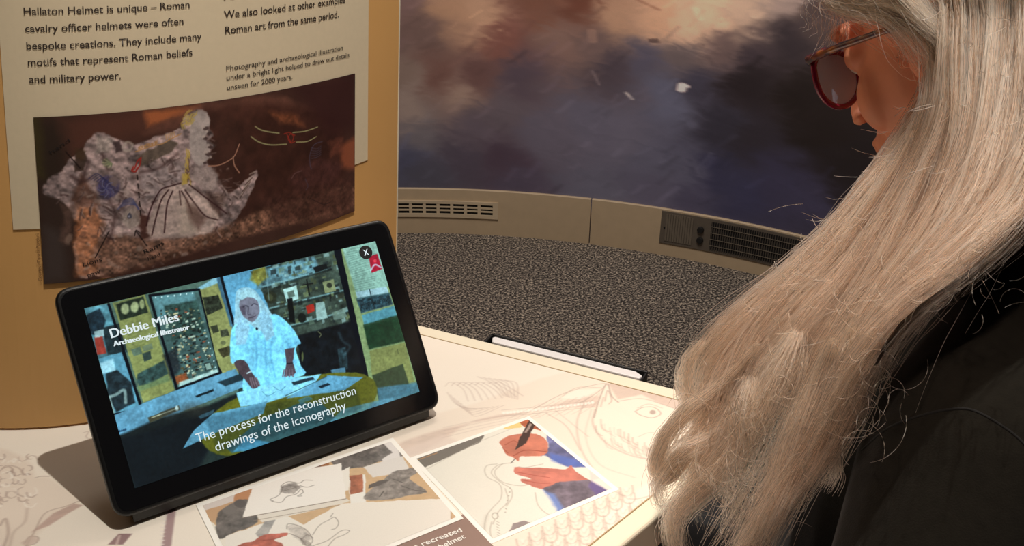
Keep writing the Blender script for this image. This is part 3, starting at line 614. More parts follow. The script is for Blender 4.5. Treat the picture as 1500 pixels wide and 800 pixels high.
eA = S_pan(uR, 0, -.003); MB().tube([S_pan(uR+.001, h, -.003) for h in (0, HP)], .0032, 10).build('edge_trim', mat('pale_edging', (232, 222, 200), .4), panel, False)
uC1 = T_pan(538, 150)[0]; hC = T_pan(528, 238)[1]; uC0 = T_pan(20, 335)[0]; uC0t = T_pan(1, 40)[0]
slope = (T_pan(1, 40)[0]-uC0)/(T_pan(1, 40)[1]-T_pan(20, 335)[1])
paper = mat('cream_paper', (212, 196, 168), .55, var=.02, scale=200)
cs = strip_mesh('text_sheet', uC0, uC1, hC, HP-.05, .0002, .0010, paper, panel, 60, 2)
# picture of the corroded helmet
uP0, hP1 = T_pan(50, 174); uPr, hPr = T_pan(518, 106); _, hPb = T_pan(66, 413); hPb2 = T_pan(517, 311)[1]
hPt = (hP1+hPr)/2; hPb = (hPb+hPb2)/2; uP0 = (T_pan(50, 174)[0]+T_pan(66, 413)[0])/2; uPr = (uPr+T_pan(517, 311)[0])/2
cp_ = Canvas(uPr-uP0, hPt-hPb, .00055, (72, 48, 42), T_pan, uP0, hPb); cp_.set_warp(3.5, 12)
def paint3(c):
    ny, nx = c.ny, c.nx; n = fbm(ny, nx, 60, 4, 21); c.a = c.a*(.85+.35*n)[..., None]
    c.poly([(45,170),(100,170),(110,420),(60,420)], (48, 40, 34), .8, 40); c.poly([(45,170),(60,170),(66,260),(52,260)], (70, 66, 34), .6, 14)
    c.poly([(90,172),(215,160),(215,195),(150,205),(105,230)], (96, 60, 50), .7, 26); c.poly([(212,163),(290,155),(285,163),(240,180),(215,186)], (184, 106, 66), .85, 10)
    c.poly([(210,196),(262,166),(300,152),(400,140),(430,150),(460,165),(400,165),(320,165),(280,180)], (118, 78, 66), .8, 10, tex=.3, cell=18)
    c.poly([(300,160),(400,150),(470,165),(500,190),(505,250),(470,290),(380,320),(320,300),(300,220)], (66, 40, 34), .85, 16, tex=.35, cell=20, seed=5)
    c.poly([(392,163),(430,168),(445,185),(410,180)], (150, 88, 58), .6, 10, tex=.4); c.poly([(425,125),(518,105),(518,190),(480,200),(450,160)], (60, 34, 34), .7, 30)
    c.poly([(495,215),(518,200),(518,250),(498,245)], (172, 96, 66), .7, 12); c.poly([(478,208),(500,200),(502,225),(482,230)], (120, 70, 56), .6, 8, tex=.4)
    c.poly([(460,230),(500,240),(490,270),(430,280),(420,262)], (86, 54, 52), .6, 12, tex=.5, cell=10)
    c.poly([(60,280),(100,285),(112,320),(108,400),(66,412)], (62, 48, 44), .8, 12); c.poly([(66,330),(92,340),(100,412),(66,412)], (74, 64, 62), .8, 16)
    # corroded metal mass
    body = [(64,275),(72,262),(86,255),(98,240),(110,228),(122,220),(128,210),(138,197),(150,194),(165,200),(176,206),(190,211),(206,208),(235,198),(262,188),(268,174),(284,162),(298,163),(304,176),(306,190),(312,198),(304,206),(314,212),(306,222),(300,234),(312,250),(322,268),(334,282),(346,276),(360,262),(372,250),(376,254),(370,274),(362,292),(350,312),(335,330),(318,340),(290,352),(240,374),(190,392),(150,402),(120,406),(112,392),(110,360),(118,330),(104,312),(96,296),(80,290),(66,284)]
    c.poly(body, (142, 122, 120), 1, 2.5, tex=.5, cell=30, seed=31, emb=.6); c.poly(body, (160, 142, 144), .5, 5, tex=.3, cell=14, seed=33, emb=.3)
    c.poly([(112,300),(140,300),(152,330),(140,372),(150,402),(112,404),(110,350)], (184, 118, 80), .75, 9, tex=.4, cell=18, seed=35, emb=.3); c.poly([(120,255),(150,300),(112,300),(104,292)], (98, 66, 54), .75, 6, tex=.4)
    c.poly([(90,298),(112,300),(104,330),(98,360),(88,352),(94,325)], (104, 80, 72), .7, 5, tex=.3); c.ell((101,350), 5, 9, (150, 124, 112), .7, 4)
    c.poly([(150,345),(250,350),(330,330),(400,300),(516,270),(516,306),(400,335),(300,362),(200,392),(150,402)], (126, 92, 76), .85, 9, tex=.6, cell=14, seed=37, emb=.3)
    c.poly([(380,290),(516,255),(516,308),(400,330)], (78, 50, 44), .75, 20, tex=.5)
    c.poly([(110,225),(120,215),(128,232),(124,250),(112,252)], (60, 46, 40), .85, 3); c.poly([(112,216),(126,222),(122,236),(110,232)], (78, 58, 40), .6, 4)
    c.poly([(140,200),(165,202),(160,222),(142,224)], (176, 164, 158), .7, 6, tex=.5, cell=7); c.poly([(166,208),(176,206),(180,220),(168,222)], (62, 48, 50), .8, 3); c.curve([(180,216),(186,208),(194,212),(190,220),(182,220)], 3, (186, 174, 164), .8, 3)
    c.poly([(198,232),(214,222),(248,204),(260,210),(250,224),(218,238),(205,244)], (96, 84, 74), .85, 3, tex=.3)
    c.poly([(300,280),(330,284),(320,318),(300,320)], (100, 78, 70), .6, 8, tex=.5); c.poly([(262,240),(272,250),(262,268),(205,300),(205,250)], (178, 162, 164), .7, 10, tex=.3, cell=18, emb=.25)
    c.poly([(205,335),(225,345),(205,352)], (70, 40, 34), .8, 4); c.poly([(200,310),(218,318),(222,338),(208,340),(200,325)], (74, 42, 36), .85, 4)
    rs_ = np.random.default_rng(5)
    for k in range(230):
        x = rs_.uniform(75, 340); y = rs_.uniform(205, 400)
        if y < 300-(x-75)*.45 or (x > 240 and y < 240) or (x < 118 and y > 296): continue
        r1 = rs_.uniform(1.2, 5.5); dk_ = rs_.random() < .45
        c.ell((x, y), r1*1.3, r1*.7, (84, 62, 58) if dk_ else (196, 178, 170), rs_.uniform(.15, .5), 2.5, rs_.uniform(-1, 1))
    for k in range(150):
        x = rs_.uniform(78, 345); y = rs_.uniform(200, 345)
        if y < 290-(x-75)*.45 or (x > 305 and y < 255) or (x < 118 and y > 296) or y > 360-(x-240)*.25: continue
        a_ = rs_.uniform(-1.2, 1.2)+(1.2 if x < 200 else 0); L_ = rs_.uniform(4, 16); w_ = rs_.uniform(1, 2.6); P = [(x, y), (x+L_*.5*math.cos(a_), y+L_*.5*math.sin(a_)+rs_.uniform(-2, 2)), (x+L_*math.cos(a_), y+L_*math.sin(a_))]
        c.curve([(p[0]+w_*.7, p[1]-w_*.7) for p in P], w_, (206, 190, 186), .45, 2.); c.curve(P, w_*1.2, (66, 46, 46), .6, 2.)
    for P in ([(106,258),(120,266),(134,260)], [(160,292),(168,312),(164,340),(156,356)], [(176,286),(186,296)], [(130,236),(122,262)], [(282,244),(290,262),(310,290),(322,314)], [(205,252),(232,246),(258,226)], [(150,225),(158,248)]): c.curve(P, 4.5, (58, 38, 38), .6, 5)
    # fan shaped skirt
    c.poly([(262,268),(240,278),(224,305),(214,340),(250,348),(300,342),(318,322),(308,300),(290,280),(276,268)], (196, 176, 170), .85, 4, tex=.3, cell=20, emb=.15)
    for P in ([(264,268),(250,272),(236,277),(226,292),(218,312),(214,330)], [(246,278),(236,292),(228,318),(222,344)], [(252,280),(244,300),(240,340)], [(262,280),(264,300)], [(265,280),(274,296),(280,312)], [(270,278),(286,300),(300,316),(318,322)], [(276,270),(295,285),(330,312)]): c.curve(P, 2.2, (62, 34, 38), .9, 1.5)
    c.poly([(262,285),(285,300),(290,340),(262,344)], (206, 190, 176), .5, 10); c.poly([(272,290),(300,318),(290,338),(276,320)], (86, 58, 52), .6, 8)
    # profile at the break with painted hair
    c.poly([(284,165),(300,164),(306,178),(303,192),(300,205),(306,222),(298,240),(286,240),(279,225),(276,200)], (178, 166, 164), .95, 3, tex=.2, cell=9); c.poly([(281,242),(312,245),(318,275),(296,280),(282,262)], (168, 152, 150), .85, 5, tex=.35)
    for x, y, r in ((301,188,4), (305,196,3), (300,203,3.5), (308,215,3.5), (304,226,4), (309,232,3), (299,238,2.5)): c.ell((x, y), r, r*.8, (70, 52, 52), .85, 2); c.ell((x-3, y-3), 2.4, 2, (196, 182, 176), .8, 2)
    for k in range(16): x = 268+rng.uniform(-2, 14); y = 168+rng.uniform(0, 22); c.curve([(x, y), (x+rng.uniform(-3, 5), y-5), (x+rng.uniform(2, 8), y-8)], 1.8, (196, 172, 92), .75, 1.6)
    for k in range(18): x = 270+rng.uniform(-1, 7); y = 214+rng.uniform(0, 46); c.curve([(x, y), (x+rng.uniform(-2, 3), y+5), (x+rng.uniform(-1, 4), y+11)], 1.8, (200, 172, 84) if k % 3 else (96, 66, 50), .8, 1.5)
    c.poly([(266,255),(276,252),(274,270),(266,272)], (206, 178, 80), .8, 3)
    # coloured pen tracings
    c.curve([(198,222),(210,218),(225,213),(238,210),(250,203),(264,196)], 1.5, (198, 146, 86), .9, 1.2)
    for k in range(6): x = 201+k*5; y = 219-k*1.7; c.poly([(x, y-3), (x+4, y-5), (x+4.5, y-.5), (x+.5, y+1)], (186, 138, 84), .8, 1.2)
    for k in range(5): c.line([(242+k*3, 197-k), (243+k*3, 204-k)], 1, (206, 160, 96), .9)
    for P in ([(206,231),(201,236),(197,246),(193,249)], [(206,231),(204,242),(199,250)], [(195,244),(193,250),(198,251),(201,246)]): c.curve(P, 2.2, (168, 48, 42), .9, 1.3)
    for k in range(9): a_ = 2.2+k*.3; c.line([(164, 240), (164+14*math.cos(a_), 238-8*math.sin(a_))], 1.4, (176, 186, 140) if k % 2 else (98, 112, 82), .75, 1.4)
    c.ell((158,273), 16, 17, (74, 68, 104), .8, 5, tex=.5, cell=5); c.ell((165,266), 7, 8, (150, 128, 110), .6, 4)
    for k in range(7): c.curve([(130+k*4, 262+k), (142+k*3, 254+k*2), (152+k*2, 262+k*2)], 1.3, (60, 58, 96), .75, 1.3)
    for k in range(10): a_ = k*.63; c.curve([(156, 276), (156+7*math.cos(a_), 276+7*math.sin(a_)), (156+12*math.cos(a_+.5), 276+13*math.sin(a_+.5))], 1.3, (66, 66, 120) if k % 2 else (120, 122, 160), .8, 1.2)
    c.ell((192,320), 13, 16, (172, 158, 152), .8, 4, tex=.3, cell=6); c.ell((189.5,316), 3.2, 3.2, (78, 78, 96), .9, 1.5); c.ell((189.5,316), 1.2, 1.2, (160, 160, 180), .9, 1)
    for k in range(5): c.curve([(172+k*2, 306-k*3), (184+k*2, 300-k*2.5), (197, 300-k), (203, 306)], 1.4, (78, 84, 130), .75, 1.4)
    DK = (34, 24, 24)
    for k in range(5): y = 256+k*13; c.line([(200.5+k*1.1, y), (201.5+k*1.1, y+7)], 1.8, DK, .95, 1)
    c.line([(97,222),(118,246)], 1.8, DK, .95, 1.1); c.line([(160,338),(140,377)], 1.6, DK, .95, 1.1); c.line([(215,360),(199,338)], 1.6, DK, .95, 1.1); c.curve([(197,345),(199,337),(205,341)], 1.5, DK, .95, 1.1)
    GN = (176, 176, 128)
    c.curve([(372,185),(380,190),(392,193),(407,195)], 1.6, GN, .95, 1.1); c.curve([(427,194),(445,192),(463,186)], 1.6, GN, .95, 1.1); c.curve([(366,200),(378,208),(395,212),(418,211)], 1.6, GN, .95, 1.1); c.curve([(432,208),(448,207),(461,200)], 1.6, GN, .95, 1.1)
    for P in ([(414,196),(422,194),(428,200),(426,207)], [(418,196),(424,208)], [(430,198),(424,196),(420,202),(424,209),(430,207)]): c.curve(P, 1.4, (170, 56, 44), .9, 1.2)
    PK = (190, 142, 120); c.curve([(304,243),(318,242),(332,236),(342,228),(349,211)], 1.7, PK, .95, 1.1); c.curve([(340,230),(342,242),(349,253)], 1.7, PK, .95, 1.1)
    BU = (84, 80, 104); c.curve([(470,207),(458,212),(452,226),(452,240),(454,247)], 1.4, BU, .8, 1.3)
    for k in range(5): c.curve([(454, 216+k*4), (462, 218+k*3), (468, 214+k*3)], 1.1, BU, .7, 1.2)
    c.curve([(425,262),(430,254),(440,250)], 1.2, (130, 100, 104), .7, 1.4); c.curve([(445,262),(449,272),(446,278)], 1.2, BU, .7, 1.4)
    c.curve([(452,290),(462,295),(472,299),(482,296)], 1.2, (44, 30, 30), .8, 1.2)
    for k in range(8): c.curve([(350+k*2, 290-k*5), (356+k*2, 280-k*4), (362+k*1.4, 272-k*3)], 2, (186, 170, 160) if k % 2 else (66, 44, 40), .7, 1.6)
paint3(cp_)
S3 = lambda U, V: S_pan(U, V, .0022)
bd = strip_mesh('picture_backing', uP0, uPr, hPb, hPt, .0003, .0019, dark, panel, 50, 2)
pic = link('helmet_picture', cp_.mesh('helmet_picture', S3), printmat('helmet_ink', .3, grain=.06), panel); tag(pic, 'dark photograph of a corroded helmet traced with coloured pen lines')
# panel lettering
inkm = mat('dark_ink', (44, 30, 24), .6, var=.02)
St = lambda u, v: S_pan(u, v, .0016)
LN = [('Hallaton Helmet is unique – Roman', (36, 22), (277, 11.6), 11), ('cavalry officer helmets were often', (38, 47.5), (268, 35.6), 11), ('bespoke creations. They include many', (40, 72.5), (294.5, 58), 11),
      ('motifs that represent Roman beliefs', (42, 97), (281, 81), 11), ('and military power.', (44, 121.5), (177, 115.5), 11), ('revealed parallels', (327, 3), (462, -21), 11),
      ('We also looked at other examples', (327, 27.5), (504, 3), 11), ('Roman art from the same period.', (329, 51), (494.5, 24.3), 11),
      ('Photography and archaeological illustration', (330.5, 104.8), (500.5, 72.2), 7.6), ('under a bright light helped to draw out details', (331, 118.8), (510, 82.3), 7.6), ('unseen for 2000 years.', (331.5, 132.3), (427, 115.2), 7.6)]
for body, a, b, ch in LN:
    ua = T_pan(*a); ub = T_pan(*b); h = (ua[1]+ub[1])/2; hc = abs(T_pan(a[0], a[1]-ch)[1]-ua[1])
    put_text('lettering', body, inkm, panel, St, (ua[0], ua[1]*.5+h*.5), (ub[0], ub[1]*.5+h*.5), hc, .006 if ch > 9 else .004)
ink2 = mat('faded_ink', (120, 82, 46), .6)
ua = T_pan(62.5, 411); ub = T_pan(58, 342); put_text('lettering', 'Courtesy Teresa Porciani', ink2, panel, St, ua, ub, .0030)
def scribble(lines, S, mt, parent, T, r=.0005, name='handwriting'):
    mb = MB()
    for L in lines: mb.tube([S(*T(*p)) for p in smooth(L, 3)], r, 5)
    return mb.build(name, mt, parent)
dkin = mat('pen_ink', (26, 18, 18), .6)
lt = lambda u, v: S_pan(u, v, .0026)
for body, a, b, hc in (('Rams', (212, 372), (240, 357), 7), ('head', (217, 381), (234, 374), 6), ('Lions', (123, 390), (150, 382), 7), ('paw', (130, 406), (148, 399), 7), ('hand', (76, 226), (104, 207), 6)):
    ua = T_pan(*a); ub = T_pan(*b); put_text('handwriting', body, dkin, panel, lt, ua, ub, abs(T_pan(a[0], a[1]-hc)[1]-ua[1]), -.004)

# ================================================================== THE TABLET
TX = dict(o=np.array([-.2901, .5182, TZ+.012]), a=.6137, t=.5543, W=.2803, H=.1788, mx=.0179, my=.0188)
te = np.array([math.cos(TX['a']), math.sin(TX['a']), 0]); tn = np.array([-math.sin(TX['a']), math.cos(TX['a']), 0])
tu = math.cos(TX['t'])*np.array([0, 0, 1.])+math.sin(TX['t'])*tn; tf = np.cross(te, tu)   # tf points out of the screen
TO = TX['o']
def S_scr(u, v, off=.0): u = np.asarray(u, float); v = np.asarray(v, float); return TO+te*u[..., None]+tu*v[..., None]+tf*off
def T_scr(x, y):
    d = ray(x, y); t = ((TO-CP)@tf)/(d@tf); p = CP+d*t-TO; return (p@te, p@tu)
tablet = empty('tablet_screen', (TO+te*.14+tn*.05)*[1, 1, 0]+np.array([0, 0, TZ]), 'black tablet on a desk stand playing a captioned film of a woman', 'tablet')
bk = mat('black_case', (17, 17, 18), .38, var=.03, bump=.05, bscale=900)
rr = rounded([(0, 0), (TX['W'], 0), (TX['W'], TX['H']), (0, TX['H'])], .013, 6)
body = MB().prism([TO+te*p[0]+tu*p[1]-tf*.011 for p in rr], tf*.0108).build('case', bk, tablet, False, True); bevel(body, .0026, 4)
glassm, nt_, b_ = nodes('front_glass'); b_.inputs['Base Color'].default_value = (.006, .006, .007, 1); b_.inputs['Roughness'].default_value = .14; b_.inputs['Specular IOR Level'].default_value = .35
ig = .0035; rg = rounded([(ig, ig), (TX['W']-ig, ig), (TX['W']-ig, TX['H']-ig), (ig, TX['H']-ig)], .0105, 6)
MB().prism([TO+te*p[0]+tu*p[1]-tf*.0004 for p in rg], tf*.0005).build('front_glass', glassm, tablet, False, True)
# stand
sm = mat('stand_plastic', (24, 23, 22), .45)
cB_ = TO+te*.14
bevel(MB().prism([tuple((cB_+te*p[0]+tn*p[1])*[1, 1, 0]+np.array([0, 0, TZ+.0011])) for p in rounded([(-.10, .012), (.10, .012), (.10, .13), (-.10, .13)], .01, 5)], (0, 0, .006)).build('stand_foot', sm, tablet, False, True), .0015)
pB = cB_*[1, 1, 0]+np.array([0, 0, TZ+.006])+tn*.105; pT = TO+te*.14+tu*.085-tf*.011
ax = te; up_ = (pT-pB)/np.linalg.norm(pT-pB); MB().box((pB+pT)/2, ax, up_, np.cross(ax, up_), (.045, np.linalg.norm(pT-pB)/2+.003, .003)).build('stand_strut', sm, tablet, False, True)
MB().box(TO+te*.14+tu*.006-tf*.012-np.array([0, 0, .004]), te, tn, (0, 0, 1), (.128, .010, .0038)).build('stand_lip_and_shadow', sm, tablet, False, True)  # stand lip, widened so its black also stands in for the shadow underneath
u0s, v0s, u1s, v1s = TX['mx'], TX['my'], TX['W']-TX['mx'], TX['H']-TX['my']
sc = Canvas(u1s-u0s, v1s-v0s, .00047, (52, 66, 64), T_scr, u0s, v0s); sc.k = 1.2; sc.set_warp(.9, 10)
def paint4(c):
    ny, nx = c.ny, c.nx
    OL = (146, 150, 100); NV = (12, 22, 34)
    c.poly([(115,440),(340,400),(350,590),(170,650)], (96, 118, 108), 1, 2)
    # far left case
    c.poly([(123,452),(160,445),(178,518),(143,526)], (98, 140, 150), 1, 1, tex=.4, cell=20); c.poly([(126,462),(146,452),(155,470),(150,492),(132,490),(124,476)], (34, 50, 60), .9, 2, tex=.6, cell=6)
    c.poly([(138,494),(150,492),(156,518),(142,520)], (176, 72, 58), .9, 1.5); c.poly([(150,480),(176,474),(186,516),(158,520)], (40, 54, 58), .9, 2, tex=.5, cell=6); c.poly([(138,486),(152,482),(153,492),(139,495)], (190, 210, 210), .8, 1.5)
    c.poly([(144,526),(184,514),(204,598),(168,606)], (110, 160, 178), 1, 1); c.poly([(146,532),(166,526),(170,544),(150,548)], (190, 225, 235), .8, 3)
    c.poly([(155,548),(172,542),(192,560),(198,590),(170,604),(158,580)], (44, 58, 64), .95, 2, tex=.5, cell=7); c.curve([(160,582),(170,578),(182,572),(184,590)], 4, (170, 190, 186), .7, 2); c.curve([(160,582),(166,604)], 3, (170, 190, 186), .7, 2)
    c.line([(180,516),(207,598),(168,607)], 3, NV, 1, 1); c.line([(159,446),(182,517),(207,597)], 3.4, NV, 1, 1)
    # olive text panels
    P = [(165,444),(212,431),(256,572),(210,590)]; c.poly(P, OL, 1, 1); c.poly([(166,444),(190,438),(192,448),(170,452)], (120, 128, 90), .8, 1)
    c.poly([(170,446),(210,434),(217,458),(176,470)], (40, 52, 44), .9, 1.5, tex=.5, cell=6); c.ell((183,453), 6, 8, (200, 204, 160), .8, 2.5); c.ell((197,450), 6, 8, (200, 204, 160), .8, 2.5); c.ell((208,446), 4, 7, (180, 184, 140), .8, 2)
    for k in range(8): c.line([(186+k*.6, 476+k*5), (206+k*.6, 470+k*5)], 1.2, (116, 122, 84), .5, 1.5)
    c.poly([(192,512),(205,508),(208,518),(196,522)], (100, 120, 112), .8, 1); c.poly([(208,518),(220,514),(222,526),(211,530)], (60, 78, 78), .9, 1); c.poly([(208,508),(222,503),(224,511),(210,515)], (118, 130, 112), .8, 1)
    c.poly([(200,560),(201,548),(240,528),(246,548),(222,562),(204,566)], (60, 84, 84), .95, 2, tex=.5, cell=7); c.poly([(200,568),(246,550),(248,558),(204,574)], (118, 138, 104), .8, 3)
    # central display case with cards
    c.poly([(218,432),(290,424),(321,546),(259,569)], (84, 110, 108), 1, 1, tex=.2, cell=16)
    c.poly([(222,434),(284,428),(290,452),(232,472)], (116, 156, 162), .8, 4); c.poly([(240,448),(288,440),(300,485),(252,500)], (60, 84, 78), .9, 3, tex=.5, cell=6)
    r = np.random.default_rng(3)
    for k in range(260):
        y = r.uniform(452, 560); x = r.uniform(226+(y-440)*.30, 286+(y-440)*.25); w_ = r.uniform(1.5, 5); h_ = r.uniform(1, 3.2)
        col = [(204, 214, 196), (150, 160, 140), (44, 40, 34), (90, 84, 60), (36, 46, 48), (168, 96, 70), (214, 200, 160)][r.integers(0, 7)]
        c.poly([(x, y), (x+w_, y-w_*.25), (x+w_+.6, y+h_-w_*.25), (x+.6, y+h_)], col, .85, 1.1)
    c.poly([(238,520),(258,510),(264,540),(250,556)], (40, 44, 52), .7, 4, tex=.5, cell=6); c.poly([(254,552),(272,546),(276,556),(258,564)], (166, 92, 52), .8, 3); c.poly([(262,560),(318,541),(320,546),(262,567)], (196, 220, 216), .8, 2)
    c.poly([(298,532),(308,530),(312,541),(301,544)], (52, 70, 70), .9, 1); c.poly([(300,534),(307,532),(310,540),(303,542)], (150, 170, 160), .9, 1)
    c.line([(219,433),(292,424),(323,546),(259,570),(219,433)], 3.6, NV, 1, 1)
    for k in range(7): c.ell((228+k*9, 436-k*1), 1, 1, (220, 240, 240), .9, 1)
    for k in range(7): c.ell((300+k*2.6, 484+k*9), 1, 1, (220, 240, 240), .8, 1)
    # narrow panel
    c.poly([(293,423),(318,414),(346,500),(350,552),(327,550),(318,530)], (150, 152, 104), 1, 1); c.poly([(297,436),(320,432),(326,452),(303,462)], (54, 60, 50), .95, 1, tex=.7, cell=5)
    c.poly([(308,478),(318,476),(321,486),(312,489)], (60, 64, 52), .9, 1); c.poly([(322,484),(333,482),(336,492),(324,494)], (70, 74, 62), .9, 1, tex=.5, cell=3); c.ell((327,502), 4, 3, (110, 114, 84), .9, 1); c.poly([(319,512),(338,506),(340,520),(326,524)], (70, 66, 48), .9, 1.5, tex=.5, cell=4)
    c.poly([(290,422),(318,404),(322,414),(296,424)], (150, 190, 205), .9, 2)
    # skirting and floor in the film
    c.poly([(168,608),(260,571),(345,540),(360,566),(174,640)], (112, 158, 180), 1, 1, tex=.15, cell=30)
    c.poly([(170,640),(235,612),(300,596),(372,566),(430,590),(300,660),(200,720)], (34, 44, 46), 1, 4); c.poly([(216,612),(262,594),(264,600),(220,620)], (84, 82, 66), 1, 1.5); c.line([(222,612),(258,599)], 1.2, (196, 196, 170), .9); c.ell((259,598), 2.5, 3.5, (220, 240, 240), .9, 2)
    c.poly([(286,580),(312,570),(313,573),(288,583)], (28, 44, 50), 1, 1); c.poly([(318,560),(356,546),(358,556),(330,566)], (40, 58, 66), .9, 1.5)
    c.poly([(176,644),(260,618),(330,600),(310,650),(290,690),(197,716)], (26, 36, 42), 1, 6); c.ell((285,600), 18, 9, (74, 70, 62), .5, 12); c.ell((250,606), 12, 8, (70, 74, 74), .4, 10)
    for k in range(4): c.ell((175+k*3, 632-k), 1.4, 1.8, (40, 70, 96), .9, 1)
    # sky blue wall and the cabinet
    c.poly([(322,406),(410,384),(420,470),(345,500)], (112, 166, 192), 1, 1)
    c.poly([(366,398),(494,362),(545,552),(430,565),(400,470),(385,430)], (74, 86, 78), 1, 2, tex=.5, cell=14, seed=50)
    c.poly([(375,398),(460,375),(470,398),(400,420),(376,424)], (112, 148, 158), .9, 4, tex=.5, cell=10); c.poly([(370,396),(388,390),(392,406),(378,418),(366,410)], (150, 140, 62), .8, 4, tex=.3)
    for L in ([(385,420),(440,405),(485,392)], [(395,452),(450,438),(505,425)], [(404,482),(460,468),(515,454)]): c.line(L, 2.2, (140, 176, 180), .8, 1.6); c.line([(p[0], p[1]+3) for p in L], 2.4, (38, 52, 52), .7, 2)
    for k in range(170):
        y = r.uniform(372, 470); x = r.uniform(388+(y-372)*.2, 496+(y-372)*.27); w_ = r.uniform(2, 9); h_ = r.uniform(1.5, 7)
        col = [(160, 186, 184), (110, 128, 112), (28, 34, 34), (92, 96, 66), (36, 46, 50), (140, 150, 110), (60, 60, 48)][r.integers(0, 7)]
        c.poly([(x, y), (x+w_, y-w_*.28), (x+w_+1, y+h_-w_*.28), (x+1, y+h_)], col, .62, 1.4)
    c.poly([(414,424),(434,418),(437,438),(420,444)], (176, 204, 200), .95, 1.2); c.poly([(420,428),(430,425),(432,434),(423,437)], (96, 112, 104), .9, 1); c.ell((396,436), 9, 9, (58, 62, 48), .95, 1.5); c.ell((395,436), 5, 5.5, (84, 88, 66), .9, 1.5)
    c.poly([(448,448),(459,445),(461,456),(450,460)], (170, 56, 44), .95, 1); c.poly([(462,444),(474,442),(480,466),(464,470)], (156, 180, 176), .9, 1); c.poly([(472,413),(488,409),(492,426),(476,430)], (150, 156, 120), .95, 1); c.ell((482,418), 4, 4, (44, 48, 44), .8, 1.5); c.poly([(486,458),(504,452),(508,464),(489,469)], (130, 150, 140), .8, 1)
    c.line([(449,410),(453,432)], 2, (20, 24, 24), .9); c.line([(443,418),(458,415)], 1.6, (20, 24, 24), .9); c.poly([(420,438),(428,436),(432,474),(424,472)], (16, 22, 24), .95, 1.2); c.ell((442,466), 6, 7, (26, 32, 30), .9, 1.5)
    c.poly([(458,392),(478,386),(480,393),(462,400)], (26, 32, 34), .95, 1); c.line([(389,392),(394,440)], 1, (150, 176, 180), .6)
    c.poly([(436,492),(515,470),(530,520),(534,556),(450,560),(440,545)], (20, 26, 32), .95, 3, tex=.6, cell=10); c.poly([(494,512),(506,508),(510,540),(498,545)], (60, 84, 90), .7, 2, tex=.6, cell=5); c.curve([(466,486),(470,490),(468,494)], 1.4, (130, 130, 100), .8)
    c.curve([(496,488),(502,500),(512,508),(505,520)], 3, (90, 116, 124), .45, 4); c.ell((443,523), 1.5, 7, (130, 136, 90), .7, 1.5)
    c.poly([(484,542),(505,538),(506,546),(486,549)], (100, 140, 160), .9, 1.5)
    c.poly([(316,404),(324,402),(342,470),(338,480)], (80, 118, 140), .9, 2); c.line([(323,402),(343,478)], 4, NV, 1, 1)
    c.poly([(488,364),(498,361),(545,556),(534,556)], NV, 1, 1)
    # right hand text panel
    c.poly([(498,361),(549,347),(622,574),(600,590),(548,590)], (142, 158, 118), 1, 1); c.poly([(500,361),(548,348),(575,418),(522,432)], (148, 178, 166), 1, 3)
    for k in range(20):
        y = 368+k*3.2; x0 = 507+k*.75; c.line([(x0, y-1), (x0+(26 if 3 < k < 14 else 36)*(.9+.1*math.sin(k*2.3)), y-1-7.5)], .9, (100, 124, 118), .55, 1.2)
    c.poly([(540,376),(552,372),(560,394),(544,400)], (170, 40, 66), 1, 1); c.curve([(543,396),(549,388),(558,392)], 2.5, (190, 205, 215), .8, 1.5); c.ell((549, 382), 2.5, 2.5, (214, 90, 100), .8, 1.5)
    c.poly([(521,428),(566,420),(575,446),(529,459)], (160, 186, 192), 1, 1); c.poly([(522,440),(540,434),(570,430),(575,446),(529,459)], (52, 76, 84), 1, 2, tex=.8, cell=4); c.line([(541,424),(545,440)], 1.6, (40, 60, 68), .9); c.line([(522,438),(570,430)], 2.4, (70, 100, 104), .8, 2)
    c.poly([(530,462),(577,448),(583,468),(534,480)], (100, 152, 164), 1, 2); c.poly([(532,476),(582,462),(593,500),(540,512)], (40, 74, 52), 1, 2.5, tex=.25, cell=10); c.line([(533,477),(583,464)], 2, (66, 88, 70), .8, 2)
    c.poly([(541,514),(593,502),(607,560),(548,576)], (138, 142, 94), 1, 1.5); c.line([(582,512),(583,518)], 1, (96, 100, 70), .9)
    c.poly([(545,550),(590,533),(602,574),(556,592)], (64, 78, 58), .95, 2); c.poly([(552,568),(614,560),(617,574),(556,596)], (88, 132, 152), .85, 3)
    # round table, papers
    c.poly([(296,632),(312,606),(345,584),(400,562),(460,549),(520,546),(546,556),(552,574),(540,598),(500,622),(440,645),(380,662),(330,668),(300,655)], (112, 112, 44), 1, 2)
    c.poly([(346,576),(404,558),(470,548),(455,570),(392,590),(352,596)], (146, 202, 224), 1, 1); c.curve([(384,574),(392,580),(404,574)], 1, (90, 140, 160), .8); c.curve([(400,566),(410,572),(418,566)], 1, (90, 140, 160), .8)
    c.poly([(427,560),(458,552),(461,556),(430,565)], (44, 62, 72), .95, 1); c.poly([(418,584),(480,550),(532,553),(504,572)], (112, 162, 186), 1, 1); c.poly([(466,566),(480,561),(484,564),(470,569)], (30, 48, 60), .95, 1); c.line([(418,580),(478,552)], 1.2, (60, 84, 92), .8)
    c.poly([(268,657),(284,630),(312,606),(352,597),(391,588),(385,606),(330,628)], (112, 162, 184), 1, 1.2); c.poly([(290,610),(314,600),(312,606),(294,614)], (70, 100, 112), .9, 1.2)
    c.poly([(386,612),(440,590),(470,590),(500,620),(440,646),(340,664),(330,656)], (64, 108, 130), .8, 2); c.poly([(342,662),(360,640),(400,650),(440,640),(438,648),(390,660)], (96, 160, 190), .8, 2); c.poly([(436,586),(452,580),(458,584),(440,592)], (96, 140, 150), .8, 1.5)
    c.poly([(500,600),(540,590),(575,582),(580,590),(520,606),(480,622)], (110, 158, 176), .8, 2)
    c.poly([(300,612),(520,566),(530,600),(320,664)], (20, 40, 48), .25, 5)
